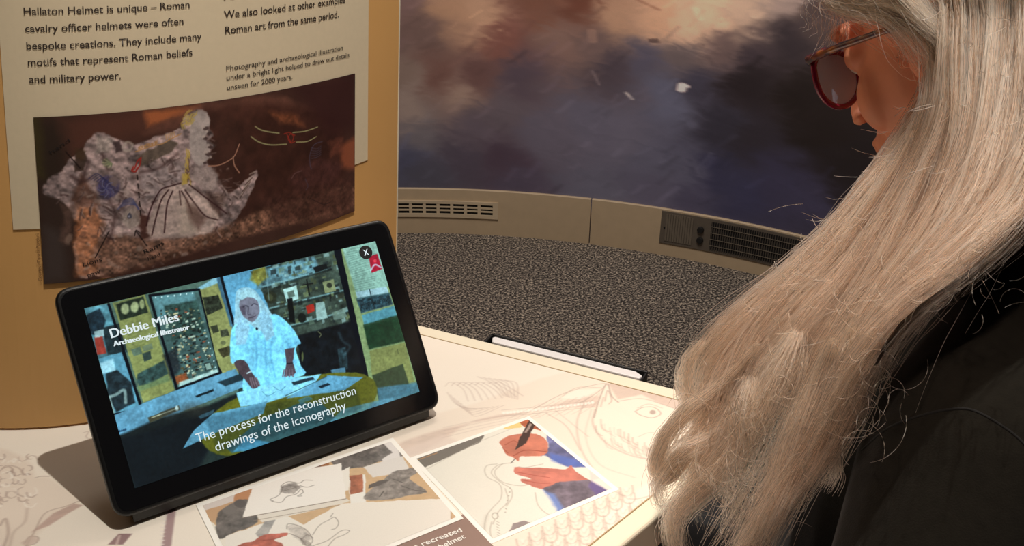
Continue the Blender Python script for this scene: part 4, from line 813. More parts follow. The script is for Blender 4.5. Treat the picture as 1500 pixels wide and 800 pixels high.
    # the woman
    SH_ = (140, 206, 232)
    c.poly([(345,432),(350,424),(362,421),(374,426),(384,440),(392,452),(402,468),(404,488),(380,492),(352,500),(342,488),(344,460)], (156, 190, 202), 1, 1.5, tex=.15, cell=5)
    c.poly([(350,474),(340,481),(337,500),(338,530),(347,531),(353,528),(357,545),(356,572),(380,567),(444,550),(441,536),(433,514),(436,506),(441,503),(436,494),(426,478),(408,462),(396,462),(388,478),(378,486),(368,476)], SH_, 1, 1.5, tex=.10, cell=10)
    for L in ([(372,492),(376,520),(372,560)], [(400,490),(396,520),(404,556)], [(388,500),(390,540)], [(424,508),(434,502)], [(420,500),(424,512),(430,530)]): c.curve(L, 2, (96, 160, 196), .55, 3)
    c.poly([(417,512),(431,509),(429,530),(433,546),(428,551),(416,552),(419,534)], (96, 84, 92), 1, 1.3); c.poly([(343,531),(358,528),(368,545),(378,558),(380,564),(370,570),(362,560),(352,548)], (92, 78, 84), 1, 1.3)
    for k in range(4): c.line([(366+k*3.2, 554), (370+k*3.4, 568-k)], 2, (132, 116, 124), .9, 1); c.line([(416+k*4, 542), (414+k*5, 552)], 2, (124, 110, 120), .9, 1)
    c.line([(362,547),(368,544)], 1.8, (200, 220, 224), .9); c.line([(420,533),(428,532)], 1.4, (30, 34, 44), .9)
    c.poly([(350,446),(354,437),(366,434),(376,440),(380,452),(378,464),(370,472),(362,468),(354,460)], (128, 126, 138), 1, 1.5); c.poly([(351,450),(358,446),(360,462),(356,462)], (92, 84, 98), .8, 2.5); c.curve([(356,450),(360,448),(364,450)], 1.3, (60, 58, 70), .8, 1.3); c.curve([(368,448),(372,445),(377,447)], 1.3, (60, 58, 70), .8, 1.3)
    c.curve([(364,452),(363,460),(367,461)], 1.5, (86, 80, 94), .8, 1.5); c.curve([(364,466),(369,465),(374,463)], 1.2, (80, 66, 80), .9, 1.2)
    c.poly([(352,462),(362,470),(366,480),(360,504),(346,506),(344,480)], (150, 186, 204), .95, 2.5, tex=.15, cell=4); c.poly([(378,462),(386,452),(398,468),(402,492),(390,500),(382,484)], (150, 188, 206), .95, 2.5, tex=.15, cell=4); c.ell((376,482), 1.8, 2.2, (20, 30, 44), .95, 1)
    c.poly([(352,430),(362,424),(374,430),(380,442),(372,436),(362,435),(353,440)], (166, 198, 206), 1, 1.5)
paint4(sc)
sc.a *= (1+.05*(fbm(sc.ny, sc.nx, 5, 2, 77)-.5))[..., None]
sc.a *= (1+.24*(fbm(sc.ny, sc.nx, 4, 2, 78)-.5)+.22*(fbm(sc.ny, sc.nx, 50, 3, 79)-.5))[..., None]
sc.a = 255*(np.clip(sc.a, 0, 255)/255)**1.3*np.array([1.08, 1.16, 1.18])
scr = link('screen', sc.mesh('screen', lambda U, V: S_scr(U, V, .0004)), printmat('screen_light', .2, emit=1.0, grain=.02, gscale=2000), tablet); tag(scr, 'lit screen showing a woman in a white smock leaning over papers')
wt = emis('caption_white', (232, 246, 250), .9)
Ssc = lambda u, v: S_scr(u, v, .0008)
for body_, a, b, hc, bo in (('Debbie Miles', (163.5, 495.5), (262, 470), .0072, .012), ('Archaeological Illustrator', (167, 507.5), (277.5, 482.5), .0040, .010), ('The process for the reconstruction', (288.5, 649), (521.5, 577.5), .0074, .004), ('drawings of the iconography', (316.5, 661.5), (507.5, 599.5), .0074, .004)):
    for q in ((-.00028, 0, .00028) if bo > .006 else (0,)):
        put_text('caption', body_, wt, scr, Ssc, np.array(T_scr(*a))+[q, 0], np.array(T_scr(*b))+[q, 0], hc, 0.0)
kx = np.array(T_scr(535.5, 370))
dsk = MB().tube([S_scr(kx[0], kx[1], .0005), S_scr(kx[0], kx[1], .0007)], .0062, 28).build('close_button', emis('button_black', (10, 14, 16), .3), scr)
put_text('caption', 'X', wt, scr, lambda u, v: S_scr(u, v, .0011), kx+[-.0024, -.0026], kx+[.0024, -.0026], .0052, .02)

# ================================================================== THE PERSON
HO = np.array([.328, .645, 1.162]); HAZ = .993; HPI = .432
hf = np.array([-math.cos(HAZ)*math.cos(HPI), math.sin(HAZ)*math.cos(HPI), -math.sin(HPI)]); hl = np.array([-math.sin(HAZ), -math.cos(HAZ), 0]); hu = np.cross(hf, hl)
def hd(x, y, z): return HO+hl*x+hf*y+hu*z
HA = (hl, hf, hu)
AZ = math.radians(20); bf = np.array([-math.cos(AZ), math.sin(AZ), 0]); bl = np.array([-math.sin(AZ), -math.cos(AZ), 0])
skin = mat('skin', (246, 156, 118), .5, var=.05, scale=60, bump=.12, bscale=500); 
sb = skin.node_tree.nodes['Principled BSDF']; sb.inputs['Subsurface Weight'].default_value = .15; sb.inputs['Subsurface Radius'].default_value = (.01, .004, .002); sb.inputs['Subsurface Scale'].default_value = 1.0
person = empty('person', (.46, .57, 0), 'person with long pale grey hair and black jacket leaning over the table', 'person')
NB = np.array([.41, .60, .98]); SL_ = np.array([.305, .475, .925]); SR_ = np.array([.44, .765, .92])
EL = np.array([.235, .375, .71]); ER = np.array([.42, .84, .70]); WL = np.array([.25, .54, .66]); WR = np.array([.27, .64, .66])
def remesh(mb, name, mt, parent, vox, sm=4):
    me = mesh(name, mb.v, mb.f); o = bpy.data.objects.new(name, me); COL.objects.link(o)
    md = o.modifiers.new('r', 'REMESH'); md.mode = 'VOXEL'; md.voxel_size = vox; s = o.modifiers.new('s', 'SMOOTH'); s.iterations = sm; s.factor = .5
    dg = bpy.context.evaluated_depsgraph_get(); dg.update(); me2 = bpy.data.meshes.new_from_object(o.evaluated_get(dg)); bpy.data.objects.remove(o); me2.name = name; me2.materials.clear()
    return link(name, me2, mt, parent)
b = MB()
b.ell(hd(0, -.012, .035), HA, (.074, .094, .086)); b.ell(hd(0, .03, -.02), HA, (.058, .056, .085)); b.ell(hd(0, .068, -.066), HA, (.030, .024, .030)); b.ell(hd(0, .068, -.096), HA, (.024, .018, .018)); b.ell(hd(0, .035, -.075), HA, (.048, .045, .032))
for s in (-1, 1):
    b.ell(hd(.034*s, .060, -.034), HA, (.024, .019, .028)); b.ell(hd(.028*s, .082, .020), HA, (.026, .012, .009)); b.ell(hd(.0115*s, .102, -.044), HA, (.0075, .009, .007))
    b.ell(hd(.072*s, -.004, -.010), HA, (.006, .017, .028)); b.ell(hd(.075*s, -.008, .006), HA, (.005, .013, .012)); b.ell(hd(.033*s, .074, .0), HA, (.017, .0125, .013))
b.cap(hd(0, .086, .010), hd(0, .110, -.039), .0080, .0090); b.ell(hd(0, .090, -.067), HA, (.021, .008, .0052)); b.ell(hd(0, .088, -.077), HA, (.018, .008, .0058))
b.cap(hd(0, -.015, -.06), NB+np.array([0, 0, .0]), .056, .064)
ring = lambda c, rf, rs, tilt=0: (c, bf*rf, bl*rs)
b.rings([ring((.41, .60, 1.0), .05, .06), ring((.405, .605, .95), .075, .14), ring((.41, .60, .88), .10, .165), ring((.42, .595, .76), .105, .155), ring((.44, .585, .64), .11, .15), ring((.47, .58, .53), .13, .17), ring((.48, .58, .475), .12, .16)])
for S_, E_, W_ in ((SL_, EL, WL), (SR_, ER, WR)): b.cap(S_, E_, .052, .042); b.cap(E_, W_, .042, .028)
HL = np.array([.45, .50, .56]); HR = np.array([.49, .665, .56]); KL = np.array([.055, .62, .56]); KR = np.array([.10, .79, .56])
for h_, k_ in ((HL, KL), (HR, KR)):
    b.cap(h_, k_, .085, .06); an = k_+np.array([.03, 0, -.465]); b.cap(k_, an, .058, .038); b.cap(an+np.array([.01, 0, -.03]), an+bf*.15+np.array([0, 0, -.05]), .038, .03)
def hand(w_, e_, side):
    d = np.array([-.1, .35 if side < 0 else -.25, 0.]) + (w_-e_)/np.linalg.norm(w_-e_); d[2] = -.12; d /= np.linalg.norm(d); lat = np.cross(d, (0, 0, 1)); lat /= np.linalg.norm(lat); n = np.cross(lat, d)
    for q in (-1, -.33, .33, 1): b.cap(w_+d*.012+lat*q*.018, w_+d*.075+lat*q*.028, .015, .012)
    for q, L in ((-1.5, .058), (-.5, .070), (.5, .074), (1.5, .064)):
        L = L*1.0; p0 = w_+d*.082+lat*q*.0215; p1 = p0+d*L*.5-n*.008; p2 = p1+d*L*.30-n*.014; p3 = p2+d*L*.16-n*.014; b.cap(p0, p1, .0088, .0082, 10); b.cap(p1, p2, .0082, .0076, 10); b.cap(p2, p3, .0076, .0068, 10)
    t0 = w_+d*.03-lat*side*.022; t1 = t0+d*.03-lat*side*.028-n*.005; t2 = t1+d*.032-lat*side*.006-n*.006; b.cap(t0, t1, .013, .0105, 10); b.cap(t1, t2, .0105, .0085, 10)
hand(WL, EL, -1); hand(WR, ER, 1)
bodyo = remesh(b, 'body', skin, person, .0036, 5)
for s in (-1, 1):
    MB().ell(hd(.033*s, .0745, -.003), HA, (.0112, .0112, .0112)).build('eye', mat('eye_white', (225, 215, 205), .2), person, True)
# trousers (jeans) and jacket
den = mat('dark_denim', (28, 28, 30), .85, var=.12, scale=300, bump=.3, bscale=900)
jb = MB()
for h_, k_ in ((HL, KL), (HR, KR)): an = k_+np.array([.03, 0, -.425]); jb.cap(h_, k_, .096, .070); jb.cap(k_, an, .068, .05)
jb.rings([ring((.45, .58, .68), .13, .17), ring((.47, .58, .56), .15, .19), ring((.48, .58, .464), .13, .175)])
remesh(jb, 'trousers', den, person, .006, 5)
def jacket_mat():
    M = mat('black_jacket', (29, 27, 23), .95, var=.14, scale=160, bump=.18, bscale=900, spec=.04, sheen=.05); return M
jm = jacket_mat()
j = MB()
j.rings([ring((.405, .605, 1.012), .072, .082), ring((.40, .605, .965), .105, .165), ring((.39, .600, .90), .135, .190), ring((.39, .59, .82), .145, .190), ring((.39, .58, .73), .150, .19), ring((.39, .575, .64), .17, .20), ring((.40, .575, .58), .17, .205)])
for S_, E_, W_ in ((SL_, EL, WL), (SR_, ER, WR)): j.cap(S_, E_, .072, .062); j.cap(E_, E_*.12+W_*.88, .060, .042); j.cap(S_, NB+(S_-NB)*.3+np.array([0, 0, .0]), .07, .07)
# wrinkles: soft ridges along sleeve and front
for k in range(7):
    a = SL_+(EL-SL_)*(.12+.12*k); q = rng.uniform(-1, 1, 3)*.01; j.cap(a+np.array([-.05, -.02, .02])+q, a+np.array([.01, -.058, -.008])-q, .009, .012, 10)
jk = remesh(j, 'jacket', jm, person, .0045, 6)
bv = BVHTree.FromObject(jk, bpy.context.evaluated_depsgraph_get())
def on_jacket(x, y, lift=.001):
    d = Vector(ray(x, y)).normalized(); h = bv.ray_cast(Vector(CP), d)
    return None if h[0] is None else np.array(h[0]+h[1]*lift)
def seam(P, r, name, mt, lift=.0005):
    q = [on_jacket(*p, lift) for p in smooth(P, 8)]; q = [p for p in q if p is not None]
    if len(q) > 2: MB().tube(q, r, 6).build(name, mt, jk, True)
seam([(1262,660),(1300,628),(1345,610),(1390,600),(1425,601),(1465,622),(1498,648),(1530,690)], .0009, 'shoulder_seam', mat('seam_groove_shade', (12, 11, 10), .95), -.0002)  # shade of the seam groove put in as a thin near-black tube
0 and seam([(1268,668),(1303,638),(1346,620),(1390,610),(1424,611),(1462,632),(1494,657)], .0008, 'stitching', mat('seam_thread', (52, 48, 42), .8))
bt = on_jacket(1082, 735, .002)
if bt is not None:
    dirn = (CP-bt); dirn /= np.linalg.norm(dirn); dirn = dirn*.6+np.array([-.6, -.1, .3]); dirn /= np.linalg.norm(dirn)
    MB().tube([bt, bt+dirn*.0025, bt+dirn*.0035], [.0105, .0105, .008], 24).build('button', mat('dark_horn_button', (70, 64, 44), .2, var=.3, scale=400, coat=.5), jk)
# collar
cl = []
for t in np.linspace(-2.5, 2.5, 30):
    c = np.array([.405, .603, 1.005]); rad = bf*math.cos(t)*.078+bl*math.sin(t)*.088; cl.append((c+rad+np.array([0, 0, .012*math.cos(t)*-1])))
v = []; f = []
for i, p in enumerate(cl):
    o = (p-np.array([.405, .603, 1.005])); o[2] = 0; o /= np.linalg.norm(o)
    v += [p, p+np.array([0, 0, .022])+o*.002, p+o*.012+np.array([0, 0, .018]), p+o*.030-np.array([0, 0, .030]), p+o*.024-np.array([0, 0, .034])]
for i in range(len(cl)-1):
    for q in range(5): f.append((i*5+q, i*5+(q+1) % 5, (i+1)*5+(q+1) % 5, (i+1)*5+q))
MB().add(v, f).build('collar', jm, jk, True, True)
for k_ in (KL, KR):
    an = k_+np.array([.03, 0, -.465]); s_ = MB(); s_.cap(an+np.array([.02, 0, -.045]), an+bf*.16+np.array([0, 0, -.055]), .042, .036)
    remesh(s_, 'shoe', mat('black_leather', (20, 19, 18), .4), person, .006, 3)
# stool
st = empty('stool', (.48, .58, 0), 'round black padded stool that the grey-haired person sits on', 'stool')
MB().rings([((.48, .58, z), (r, 0, 0), (0, r, 0)) for z, r in ((.405, .15), (.41, .17), (.44, .175), (.455, .165), (.458, .12))], 36).build('seat', mat('black_vinyl', (24, 22, 22), .45), st, False, True)
MB().rings([((.48, .58, z), (r, 0, 0), (0, r, 0)) for z, r in ((0, .2), (.012, .2), (.02, .18), (.03, .03), (.405, .03))], 36).build('pedestal', bpy.data.materials['grey_steel'], st, False, True)

# glasses
gl = empty('glasses', hd(0, .098, 0), 'tortoiseshell and red glasses worn by the grey-haired person', 'glasses')
def tort():
    M, nt, b = nodes('tortoiseshell'); tc = nt.nodes.new('ShaderNodeTexCoord'); n = nt.nodes.new('ShaderNodeTexNoise'); n.inputs['Scale'].default_value = 55; n.inputs['Detail'].default_value = 2
    cr = nt.nodes.new('ShaderNodeValToRGB'); e = cr.color_ramp.elements; e[0].position = .40; e[0].color = (*lin((44, 16, 22)), 1); e[1].position = .62; e[1].color = (*lin((176, 96, 30)), 1); k = e.new(.5); k.color = (*lin((92, 26, 36)), 1)
    nt.links.new(tc.outputs['Object'], n.inputs['Vector']); nt.links.new(n.outputs['Fac'], cr.inputs[0]); nt.links.new(cr.outputs[0], b.inputs['Base Color']); b.inputs['Roughness'].default_value = .18; b.inputs['Coat Weight'].default_value = .5
    return M
tm = tort(); rm = mat('red_acetate', (140, 24, 56), .2, var=.35, scale=70, coat=.5)
for s in (1, -1):
    sh_ = []
    for t in np.linspace(0, 2*math.pi, 36, endpoint=False):
        x = .0255*math.cos(t)*(1+.10*max(0, math.sin(t))*max(0, math.cos(t))*2); z = .0215*math.sin(t) + (.004 if math.cos(t) > .3 and math.sin(t) > .2 else 0); sh_.append((.037+x, z-.012))
    P = [hd(s*x, .098-.05*abs(x)**1.0*.6, z) for x, z in sh_]
    MB().tube(P, .0024, 8, closed=True).build('rim', rm if s > 0 else rm, gl, True)
    lens = MB().add(P+[np.mean(P, axis=0)+hf*.0015], [(i, (i+1) % 36, 36) for i in range(36)])
    L, nt, bb_ = nodes('lens_painted_reflection'); bb_.inputs['Base Color'].default_value = (.62, .76, 1.0, 1); bb_.inputs['Transmission Weight'].default_value = .1; bb_.inputs['Roughness'].default_value = .12; bb_.inputs['IOR'].default_value = 1.1; bb_.inputs['Metallic'].default_value = .1  # pale blue, nearly opaque base colour stands in for the reflection on the lens
    lens.build('lens', L, gl, True)
    MB().tube([hd(s*.062, .098, .004), hd(s*.071, .092, .006), hd(s*.076, .06, .007), hd(s*.079, .02, .007), hd(s*.080, -.008, .004), hd(s*.078, -.025, -.012), hd(s*.074, -.036, -.032)], [.0034, .0034, .0028, .0024, .0022, .0022, .002], 8, sx=1.0).build('temple', tm, gl, True)
MB().tube([hd(.014, .099, -.006), hd(.006, .103, -.002), hd(-.006, .103, -.002), hd(-.014, .099, -.006)], .0022, 8).build('bridge', rm, gl, True)

# ------------------------------------------------------------------ hair
def g(*P): return [at_d(*p) for p in P]
left = [  # outer guides, front edge first: (x, y, distance)
 g((1372,-150,.63),(1358,-40,.60),(1354,60,.585),(1335,135,.585),(1296,204,.60),(1254,262,.60),(1200,335,.60),(1130,404,.605),(1060,462,.61),(1018,505,.615),(1006,550,.62),(1018,590,.63),(1030,612,.635)),
 g((1385,-150,.62),(1362,-40,.59),(1356,60,.575),(1350,150,.57),(1318,222,.58),(1266,300,.585),(1205,375,.59),(1130,450,.595),(1070,520,.60),(1040,580,.60),(1000,630,.605),(966,680,.61),(975,725,.615)),
 g((1400,-150,.61),(1380,-40,.575),(1376,60,.56),(1368,160,.555),(1335,245,.56),(1285,330,.565),(1225,410,.57),(1160,480,.575),(1110,560,.58),(1066,630,.585),(1020,690,.59),(990,740,.595),(1000,800,.60)),
 g((1420,-150,.60),(1405,-40,.565),(1402,60,.55),(1392,170,.54),(1358,262,.54),(1308,350,.545),(1255,425,.55),(1206,495,.555),(1165,570,.56),(1130,640,.565),(1112,700,.57),(1085,770,.57),(1050,830,.575)),
 g((1445,-150,.59),(1435,-40,.56),(1432,60,.545),(1420,175,.53),(1385,275,.525),(1335,360,.525),(1282,430,.53),(1240,500,.535),(1208,570,.54),(1182,640,.545),(1140,710,.55),(1100,775,.55),(1066,840,.56)),
 g((1475,-150,.58),(1470,-40,.55),(1466,60,.535),(1452,180,.52),(1416,285,.51),(1365,368,.51),(1310,430,.515),(1268,492,.52),(1240,545,.525),(1222,595,.53),(1200,640,.535),(1168,695,.54),(1125,755,.545)),
 g((1510,-150,.57),(1510,-40,.54),(1508,60,.525),(1492,180,.51),(1452,285,.50),(1400,362,.50),(1345,418,.505),(1300,465,.508),(1268,510,.512),(1246,548,.516),(1232,582,.52),(1218,615,.525),(1196,655,.53)),
 g((1550,-150,.56),(1555,-40,.535),(1552,60,.52),(1535,180,.505),(1495,280,.495),(1440,350,.49),(1390,400,.492),(1345,438,.495),(1305,470,.50),(1275,505,.505),(1258,533,.508),(1244,560,.512),(1230,588,.516)),
 g((1600,-150,.55),(1605,-40,.53),(1602,60,.515),(1585,180,.505),(1545,270,.495),(1490,335,.488),(1440,380,.486),(1400,410,.488),(1362,436,.49),(1330,460,.492),(1305,485,.496),(1288,510,.50),(1275,540,.504)),
]
for k_ in range(2, 9):
    for i_, d_ in ((1, .010), (2, .009), (3, .004)): left[k_][i_] = left[k_][i_]-(left[k_][i_]-CP)/np.linalg.norm(left[k_][i_]-CP)*d_
# back and right side, in head and body directions
def hg(a, r_=1.0):
    top = hd(-.005, .02-.07*max(0., -math.sin(a)), .131-.012*max(0., -math.sin(a))); d = lambda k: hl*math.cos(a)*k+hf*math.sin(a)*k
    p = [top, hd(math.cos(a)*.055, -.03+math.sin(a)*.060, .118), hd(math.cos(a)*.086, -.02+math.sin(a)*.098, .07), hd(math.cos(a)*.092, -.012+math.sin(a)*.112, .0)]
    q = p[-1]; o = hl*math.cos(a)+hf*math.sin(a); o = np.array([o[0], o[1], 0]); o /= np.linalg.norm(o)+1e-9
    for k, (dz, r2) in enumerate(((-.05, .006), (-.10, .012), (-.15, .03), (-.20, .05), (-.25, .06), (-.30, .062), (-.34, .058), (-.38, .052))): p.append(q+np.array([0, 0, dz])+o*r2*1.0)
    return p
def resample(P, n):
    P = np.array(smooth(P, 8)); d = np.r_[0, np.cumsum(np.linalg.norm(np.diff(P, axis=0), axis=1))]; t = np.linspace(0, d[-1], n); return np.stack([np.interp(t, d, P[:, k]) for k in range(3)], 1)
back = []
for a in (-50, -70, -88): # swept forward over the left shoulder
    h4 = hg(math.radians(a))[:4]; q = left[-1]; o = np.array([.004, .006, 0])*(a/-50)
    back.append(h4+[h4[-1]*.45+q[4]*.55+o*3]+[np.array(p)+o*2 for p in q[5:11]])
fall = [hg(math.radians(a)) for a in (-93, -110, -125, -140, -155, -170, -185, -205)]   # falls down the back
def resample(P, n):
    P = np.array(smooth(P, 8)); d = np.r_[0, np.cumsum(np.linalg.norm(np.diff(P, axis=0), axis=1))]; t = np.linspace(0, d[-1], n); return np.stack([np.interp(t, d, P[:, k]) for k in range(3)], 1)
back = []
for a in (-50, -70, -90, -110, -130, -150): # swept forward over the left shoulder
    h4 = hg(math.radians(a))[:4]; q = left[-1]; o = np.array([.004, .006, 0])*(a/-50)
    back.append(h4+[h4[-1]*.45+q[4]*.55+o*3]+[np.array(p)+o*2 for p in q[5:11]])
for a in (-165, -185, -205): back.append(hg(math.radians(a))[:9])
MS = 30
GL = np.array([resample(p, MS) for p in left]); GB = np.array([resample(p, MS) for p in back]); GK = np.array([resample(p, MS) for p in fall])
# the roots of the left guides start at the parting
cranium = [hd(0, -.030, .046), HA, (.077, .087, .0815)]
for k in range(len(left)):
    a = GL[k]; root = hd(-.005, .070-.013*k, .122+.010*math.sin(min(k, 6)/6*1.57)); n0 = 5
    seg = resample([root, (root*.45+a[2]*.55)+hl*.022+hu*.006, a[4]], 9); rest = resample(list(a[4:]), MS-8); GL[k] = np.r_[seg[:-1], rest]
for _ in range(5): GL[:, 2:13] = (GL[:, 1:12]+2*GL[:, 2:13]+GL[:, 3:14])/4
fr = [[hd(-.005, .065, .112), hd(.02, .092, .090), hd(.046, .092, .074), hd(.068, .070, .050), hd(.079, .035, .032), hd(.086, .005, .014), hd(.09, -.02, -.02)],
      [hd(-.005, .072, .106), hd(.014, .100, .082), hd(.038, .102, .068), hd(.062, .080, .044), hd(.077, .045, .026), hd(.085, .010, .010), hd(.09, -.01, -.03)],
      [hd(-.005, .060, .118), hd(.03, .080, .102), hd(.060, .072, .074), hd(.076, .050, .048), hd(.084, .020, .030), hd(.090, -.01, .01), hd(.092, -.03, -.02)],
      [hd(-.005, .050, .122), hd(.04, .060, .108), hd(.074, .045, .080), hd(.086, .020, .055), hd(.092, -.005, .035), hd(.094, -.02, .01), hd(.094, -.04, -.02)]]
GF = np.array([resample(p, MS) for p in fr])
frr = [[np.array(p) for p in q] for q in fr]
GR_ = np.array([resample([HO+hl*(-1)*((p-HO)@hl)+hf*((p-HO)@hf)+hu*((p-HO)@hu) for p in q], MS) for q in fr])
# right side falls straight down in front of the far shoulder
rs = []
for k in range(5):
    y0 = .055-.02*k; rs.append([hd(-.005, .066-.022*k, .125), hd(-.05, .06-.02*k, .10), hd(-.083, .05-.022*k, .05), hd(-.090, .045-.024*k, .0)])
    q = rs[-1][-1]; oo = -hl*1.0; oo = oo/np.linalg.norm(oo)
    for dz in (.06, .12, .17, .21): rs[-1].append(q+np.array([0, 0, -dz])+oo*(.015+.04*min(1, dz/.2))+bf*.03*k*0)
GS = np.array([resample(p, MS) for p in rs])

def hairmat(name, base, tint):
    M, nt, b = nodes(name); nt.nodes.remove(b); h = nt.nodes.new('ShaderNodeBsdfHairPrincipled'); h.parametrization = 'COLOR'
    hi = nt.nodes.new('ShaderNodeHairInfo'); mx = nt.nodes.new('ShaderNodeMix'); mx.data_type = 'RGBA'; mx.inputs[6].default_value = (*lin(base), 1); mx.inputs[7].default_value = (*lin(tint), 1)
    cr = nt.nodes.new('ShaderNodeValToRGB'); cr.color_ramp.elements[0].position = .15; cr.color_ramp.elements[1].position = .85; nt.links.new(hi.outputs['Random'], cr.inputs[0]); nt.links.new(cr.outputs[0], mx.inputs[0]); nt.links.new(mx.outputs[2], h.inputs['Color']); h.inputs['Roughness'].default_value = .32; h.inputs['Radial Roughness'].default_value = .45; h.inputs['Random Roughness'].default_value = .1
    nt.links.new(h.outputs[0], nt.nodes['Material Output'].inputs[0]); return M
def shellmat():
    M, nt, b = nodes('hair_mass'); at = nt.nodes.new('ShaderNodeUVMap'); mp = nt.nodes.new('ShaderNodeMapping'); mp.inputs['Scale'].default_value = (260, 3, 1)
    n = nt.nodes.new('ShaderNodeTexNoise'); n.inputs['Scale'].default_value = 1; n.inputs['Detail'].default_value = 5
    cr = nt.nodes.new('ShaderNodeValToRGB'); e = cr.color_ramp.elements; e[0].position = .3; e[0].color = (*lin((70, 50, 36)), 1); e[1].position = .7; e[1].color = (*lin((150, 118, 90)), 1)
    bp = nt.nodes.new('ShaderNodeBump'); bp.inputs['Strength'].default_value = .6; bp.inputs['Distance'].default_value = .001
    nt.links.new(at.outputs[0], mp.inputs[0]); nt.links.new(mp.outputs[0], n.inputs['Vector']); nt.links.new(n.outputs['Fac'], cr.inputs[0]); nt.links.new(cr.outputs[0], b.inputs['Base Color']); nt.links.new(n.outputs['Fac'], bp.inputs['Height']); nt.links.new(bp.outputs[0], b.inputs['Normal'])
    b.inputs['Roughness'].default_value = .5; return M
hm_ = shellmat()
def toward_in(G):
    """unit vector into the hair (towards the head's axis, horizontally inwards)"""
    c = np.array([.385, .60, 0]); d = c-G*[1, 1, 0]; d[..., 2] = 0; return d/(np.linalg.norm(d, axis=-1, keepdims=True)+1e-9)
def shell(Gs, name, parent, inset=.006, thick=.016, m0=0, m1=None, seed=1):
    G = Gs[:, m0:m1]; K_, M_ = G.shape[:2]; n = K_*5; t = np.linspace(0, K_-1, n); i0 = np.minimum(t.astype(int), K_-2); fr_ = (t-i0)[:, None, None]; F = G[i0]*(1-fr_)+G[i0+1]*fr_
    D = toward_in(F); r = np.random.default_rng(seed); rip = (r.random((n, 1, 1))-.5)*.004*np.linspace(.2, 1, M_)[None, :, None]
    A = F+D*(inset+rip); th_ = thick*np.sin(np.linspace(.25, math.pi-.35, n))[:, None, None]*np.linspace(1, .55, M_)[None, :, None]; B = A+D*(th_+.002)
    I = np.arange(n*M_).reshape(n, M_); N = n*M_; f = []
    for a in range(n-1):
        for q in range(M_-1): f.append((I[a, q], I[a+1, q], I[a+1, q+1], I[a, q+1])); f.append((N+I[a, q], N+I[a, q+1], N+I[a+1, q+1], N+I[a+1, q]))
    for q in range(M_-1): f.append((I[0, q], I[0, q+1], N+I[0, q+1], N+I[0, q])); f.append((I[-1, q], N+I[-1, q], N+I[-1, q+1], I[-1, q+1]))
    for a in range(n-1): f.append((I[a, 0], N+I[a, 0], N+I[a+1, 0], I[a+1, 0])); f.append((I[a, -1], I[a+1, -1], N+I[a+1, -1], N+I[a, -1]))
    me = mesh(name, np.r_[A.reshape(-1, 3), B.reshape(-1, 3)], f); uv = me.uv_layers.new(name='UVMap'); tt = np.tile((np.repeat(t/(K_-1), M_)).reshape(-1), 2); ll = np.tile(np.tile(np.linspace(0, 1, M_), n), 2)
    li = np.zeros(len(me.loops), np.int32); me.loops.foreach_get('vertex_index', li); uv.data.foreach_set('uv', np.stack([tt[li], ll[li]], 1).astype(np.float32).ravel())
    return link(name, me, hm_, parent)
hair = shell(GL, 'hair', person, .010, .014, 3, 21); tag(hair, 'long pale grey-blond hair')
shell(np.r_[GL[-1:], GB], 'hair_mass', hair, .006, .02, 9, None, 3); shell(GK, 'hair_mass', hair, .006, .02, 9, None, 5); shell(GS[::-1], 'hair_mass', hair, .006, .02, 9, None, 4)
MB().ell(*cranium, 32, 20).build('hair_mass', hm_, hair, True)
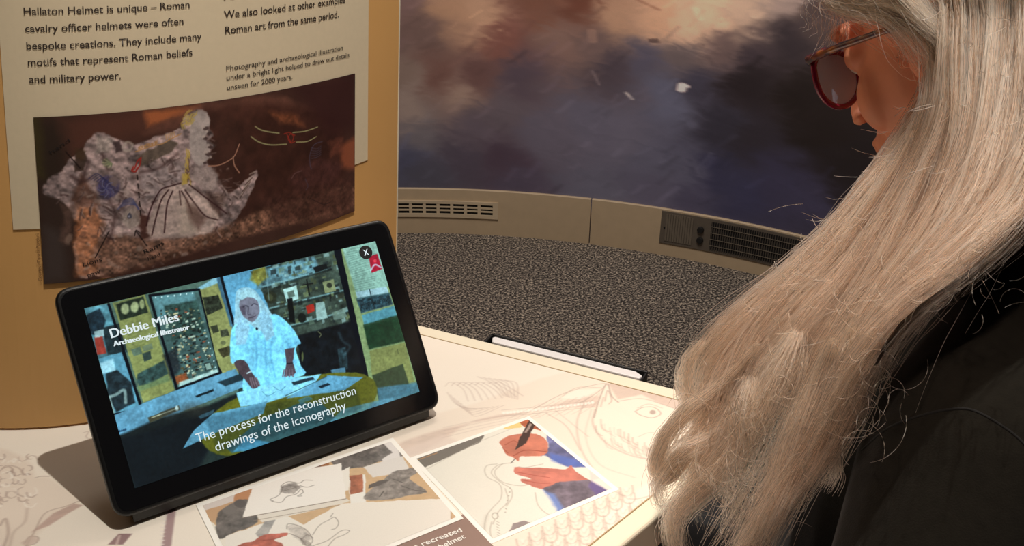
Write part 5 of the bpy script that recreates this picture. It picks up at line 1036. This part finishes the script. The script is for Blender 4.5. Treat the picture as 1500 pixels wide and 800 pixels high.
def strands(Gs, N, depth, wave, seed, clumps, tuck=.35, lmin=.75, fly=.02, r0=.00017, spread=1.0, frizz=.0012, trim=None):
    r = np.random.default_rng(seed); K_, M_ = Gs.shape[:2]; n = N
    cc_ = np.sort(r.random(clumps))*(K_-1); cl = r.integers(0, clumps, n) ; a = cc_[cl]+(r.random(n)-.5)*(K_-1)*2.2/clumps
    cd = r.random(clumps); dp = np.clip(cd[cl]*.6+r.random(n)*.55, 0, 1)*depth
    T = np.linspace(0, 1, M_)
    at_ = a[:, None]+(cc_[cl]-a)[:, None]*(tuck*T**1.3)[None]+((r.random(clumps)-.5)*spread)[cl][:, None]*np.sin(T*math.pi*1.2)[None]*.35
    at_ = np.clip(at_, 0, K_-1.001); i0 = at_.astype(int); fr_ = (at_-i0)[..., None]; mi = np.arange(M_)[None].repeat(n, 0)
    P = Gs[i0, mi]*(1-fr_)+Gs[i0+1, mi]*fr_
    # let each strand end at its own length
    L = lmin+(1-lmin)*r.random(n)
    if trim is not None: L = np.where(np.interp(a, *trim) < .95, np.maximum(L*np.interp(a, *trim), .735), L*np.interp(a, *trim))
    tt = T[None]*L[:, None]*(M_-1); j0 = np.minimum(tt.astype(int), M_-2); f2 = (tt-j0)[..., None]; rows = np.arange(n)[:, None]; P = P[rows, j0]*(1-f2)+P[rows, j0+1]*f2
    D = toward_in(P); lk = .0045*np.sin(at_*7.3+T[None]*4)+.0035*np.sin(at_*15-T[None]*7+1); P = P+D*(dp[:, None]+.004+lk*np.clip(T*3, 0, 1)[None])[..., None]
    ph = r.random((n, 1))*.8+(r.random(clumps)*6.28)[cl][:, None]; fq = 5+r.random(clumps)[cl][:, None]*6; amp = wave*(T**1.4)[None]
    side = np.cross(np.gradient(P, axis=1), D); side /= np.linalg.norm(side, axis=-1, keepdims=True)+1e-9
    P = P+side*(amp*np.sin(fq*T[None]*1.3+ph))[..., None]+D*(amp*.5*np.cos(fq*T[None]+ph))[..., None]
    w_ = np.cumsum(r.normal(0, 1, (n, M_, 3)), axis=1)*frizz*.35*T[None, :, None]; P = P+w_
    P[:, 1:14] = (P[:, 0:13]+2*P[:, 1:14]+P[:, 2:15])/4
    c0, _, r0 = cranium; Q = P-c0; qn = np.sqrt(((Q@hl)/r0[0])**2+((Q@hf)/r0[1])**2+((Q@hu)/r0[2])**2); lim = 1.01+.06*(1-dp/max(depth, 1e-6))[:, None]*np.ones_like(qn)
    P = np.where((qn < lim)[..., None], c0+Q*(lim/np.maximum(qn, .2))[..., None], P)
    for _ in range(4): P[:, 2:13] = (P[:, 1:12]+2*P[:, 2:13]+P[:, 3:14])/4
    k = r.random(n) < fly; m_ = int(k.sum())
    if m_:
        o = r.normal(0, 1, (m_, 1, 3)); o2 = r.normal(0, 1, (m_, 1, 3)); P[k] += (o*.006*(T**2)[None, :, None]+o2*.008*np.sin(T*5)[None, :, None])
    return P
sets = [strands(GL, 19000, .020, .0065, 1, 110, fly=.018, tuck=.6, spread=1.5, frizz=.0016, trim=([0, 1.7, 2.1, 3.2, 3.6, 6.2, 7, 8], [1, 1, .83, .83, 1, 1, .86, .8])), strands(GF, 2600, .006, .0016, 2, 40, fly=.05, r0=.00015), strands(np.r_[GL[-1:], GB], 3500, .014, .004, 3, 40), strands(GK, 5000, .014, .004, 6, 50), strands(GS, 3000, .014, .004, 4, 40), strands(GR_, 900, .006, .002, 5, 20)]
# curls: loose ends over the table corner and the jacket, and stray wisps
def curl_set(P, N, spread_, seed, loop=.0):
    r = np.random.default_rng(seed); c = resample(g(*P), MS); T = np.linspace(0, 1, MS); o = r.normal(0, 1, (N, 1, 3))*spread_; o2 = r.normal(0, 1, (N, 1, 3))*spread_*.8
    s = .75+.25*r.random((N, 1)); idx = np.clip(T[None]*s*(MS-1), 0, MS-1.001); i0 = idx.astype(int); f_ = (idx-i0)[..., None]; B_ = c[i0]*(1-f_)+c[i0+1]*f_
    return B_+o*(.4+.6*np.sin(T*math.pi))[None, :, None]+o2*(T**1.5)[None, :, None]+np.cumsum(r.normal(0, 1, (N, MS, 3)), axis=1)*.0003
curls = [([(1165,490,.57),(1140,540,.572),(1118,585,.575),(1100,625,.58),(1078,660,.585)], 320, .0055), ([(1100,560,.58),(1095,600,.58),(1100,640,.585),(1080,690,.59)], 160, .006),
 ([(1110,505,.59),(1060,560,.60),(1010,600,.605),(975,640,.61),(960,680,.615),(968,700,.615),(990,690,.61),(1010,660,.605),(1030,640,.60)], 260, .0022),
 ([(1110,560,.59),(1070,620,.595),(1040,640,.60),(1000,660,.60),(975,690,.61),(962,715,.61),(968,740,.61),(985,735,.61)], 160, .003),
 ([(1100,600,.585),(1070,660,.59),(1040,700,.595),(1005,730,.60),(985,760,.60),(990,800,.60),(1010,840,.60)], 260, .004),
 ([(1220,500,.54),(1196,560,.55),(1172,620,.555),(1150,680,.56),(1140,730,.565),(1110,775,.57),(1060,830,.575)], 420, .0035),
 ([(1250,480,.53),(1240,530,.54),(1222,590,.545),(1212,640,.55),(1222,690,.55),(1205,720,.55)], 160, .003),
 ([(1180,520,.56),(1150,600,.57),(1120,670,.575),(1090,720,.58),(1060,770,.585),(1030,820,.59)], 60, .006),
 ([(1080,600,.59),(1075,660,.59),(1060,700,.59),(1085,730,.59),(1075,780,.59)], 90, .007),
 ([(1030,500,.61),(1008,530,.615),(1003,570,.62),(1020,610,.625),(1040,600,.62),(1048,570,.62)], 160, .003),
 ([(1225,-60,.66),(1212,-10,.665),(1220,30,.668),(1212,60,.668),(1195,85,.668)], 26, .004), ([(1240,-60,.66),(1235,0,.665),(1245,40,.665),(1230,80,.665)], 22, .004),
 ([(1320,30,.60),(1335,60,.60),(1330,85,.60),(1345,90,.598)], 40, .003), ([(1290,40,.62),(1320,55,.61),(1345,75,.60),(1352,95,.595)], 40, .003),
 ([(1215,-40,.67),(1190,10,.675),(1196,40,.675),(1180,50,.675)], 12, .005)]
for i, (P, N, sp) in enumerate(curls): sets.append(curl_set(P, N, sp, 100+i))
# single stray hairs and small curls
r = np.random.default_rng(11)
for k in range(60):
    x, y = [(r.uniform(1220, 1330), r.uniform(490, 650)), (r.uniform(1030, 1130), r.uniform(650, 800)), (r.uniform(985, 1120), r.uniform(560, 720))][k % 3]
    d0 = np.interp(x, [1000, 1100, 1250, 1450], [.595, .57, .52, .485]); a_ = r.uniform(0, 6.28); c_ = r.choice([-1, 1])*r.uniform(1.2, 4.2); L_ = r.uniform(40, 130); P = []
    for q in range(12): P.append((x, y, d0-.006*r.random())); x += L_/11*math.cos(a_); y += L_/11*math.sin(a_); a_ += c_/11
    sets.append(resample(g(*P), MS)[None])
for k in range(130):
    x0, y0 = [(r.uniform(1120, 1330), r.uniform(300, 640)), (r.uniform(1000, 1200), r.uniform(560, 760)), (r.uniform(1300, 1480), r.uniform(380, 470))][k % 3]
    d0 = np.interp(x0, [1000, 1100, 1250, 1450], [.60, .575, .525, .485]); a_ = r.uniform(0, 6.28); c_ = r.uniform(-2.5, 2.5); L_ = r.uniform(15, 60); P = []
    x, y = x0, y0
    for q in range(7): P.append((x, y, d0-.004*q*r.random())); x += L_/6*math.cos(a_); y += L_/6*math.sin(a_); a_ += c_/6
    sets.append(resample(g(*P), MS)[None])
for k in range(420):   # short glinting hairs lifted off the surface
    i = r.integers(0, 8); m_ = r.integers(9, 27); f_ = r.random(); p = GL[i][m_]*(1-f_)+GL[i+1][m_]*f_; o = proj(p); dd = (p-CP)@CF-.003-.004*r.random(); q2 = proj(GL[i][min(m_+1, 29)])-proj(GL[i][m_-1])
    a_ = math.atan2(q2[1], q2[0])+r.normal(0, .55); L_ = r.uniform(8, 42); c_ = r.normal(0, .8); P = []; x, y = o
    if i == 2 and m_ > 22: continue
    for q in range(5): P.append((x, y, dd+.0008*q)); x += L_/4*math.cos(a_); y += L_/4*math.sin(a_); a_ += c_/4
    sets.append(resample(g(*P), MS)[None])
for k in range(16):   # wisps off the front edge
    t = r.uniform(0, 1); i = int(9+t*12); p = GL[0][i]; o = proj(p); L_ = r.uniform(15, 45); a_ = r.uniform(2.6, 3.7)
    dd = (p-CP)@CF; sets.append(resample(g((o[0]+14, o[1]+6, dd), (o[0], o[1], dd), (o[0]+L_*.5*math.cos(a_), o[1]+L_*.3*math.sin(a_), dd), (o[0]+L_*math.cos(a_), o[1]+L_*.5*math.sin(a_)-4, dd)), MS)[None])
def hair_obj(name, P, mt, parent, rad):
    n, m_ = P.shape[:2]; hc = bpy.data.hair_curves.new(name); hc.add_curves([m_]*n)
    hc.attributes['position'].data.foreach_set('vector', P.astype(np.float32).ravel())
    ra = hc.attributes.get('radius') or hc.attributes.new('radius', 'FLOAT', 'POINT'); ra.data.foreach_set('value', (np.tile(np.r_[np.full(m_-6, 1.), np.linspace(1, .3, 6)], n)*rad).astype(np.float32))
    hc.materials.append(mt); o = bpy.data.objects.new(name, hc); COL.objects.link(o); o.parent = parent; o.matrix_parent_inverse = wm(parent).inverted(); o['kind'] = 'stuff'; return o
big = np.concatenate([s for s in sets[:1]]); rest = np.concatenate(sets[1:])
hair_obj('hair_strand', big, hairmat('hair_fibre', (104, 74, 56), (226, 184, 154)), hair, .00018)
hair_obj('loose_hair', rest, hairmat('hair_fibre_loose', (136, 104, 84), (234, 196, 166)), hair, .00016)
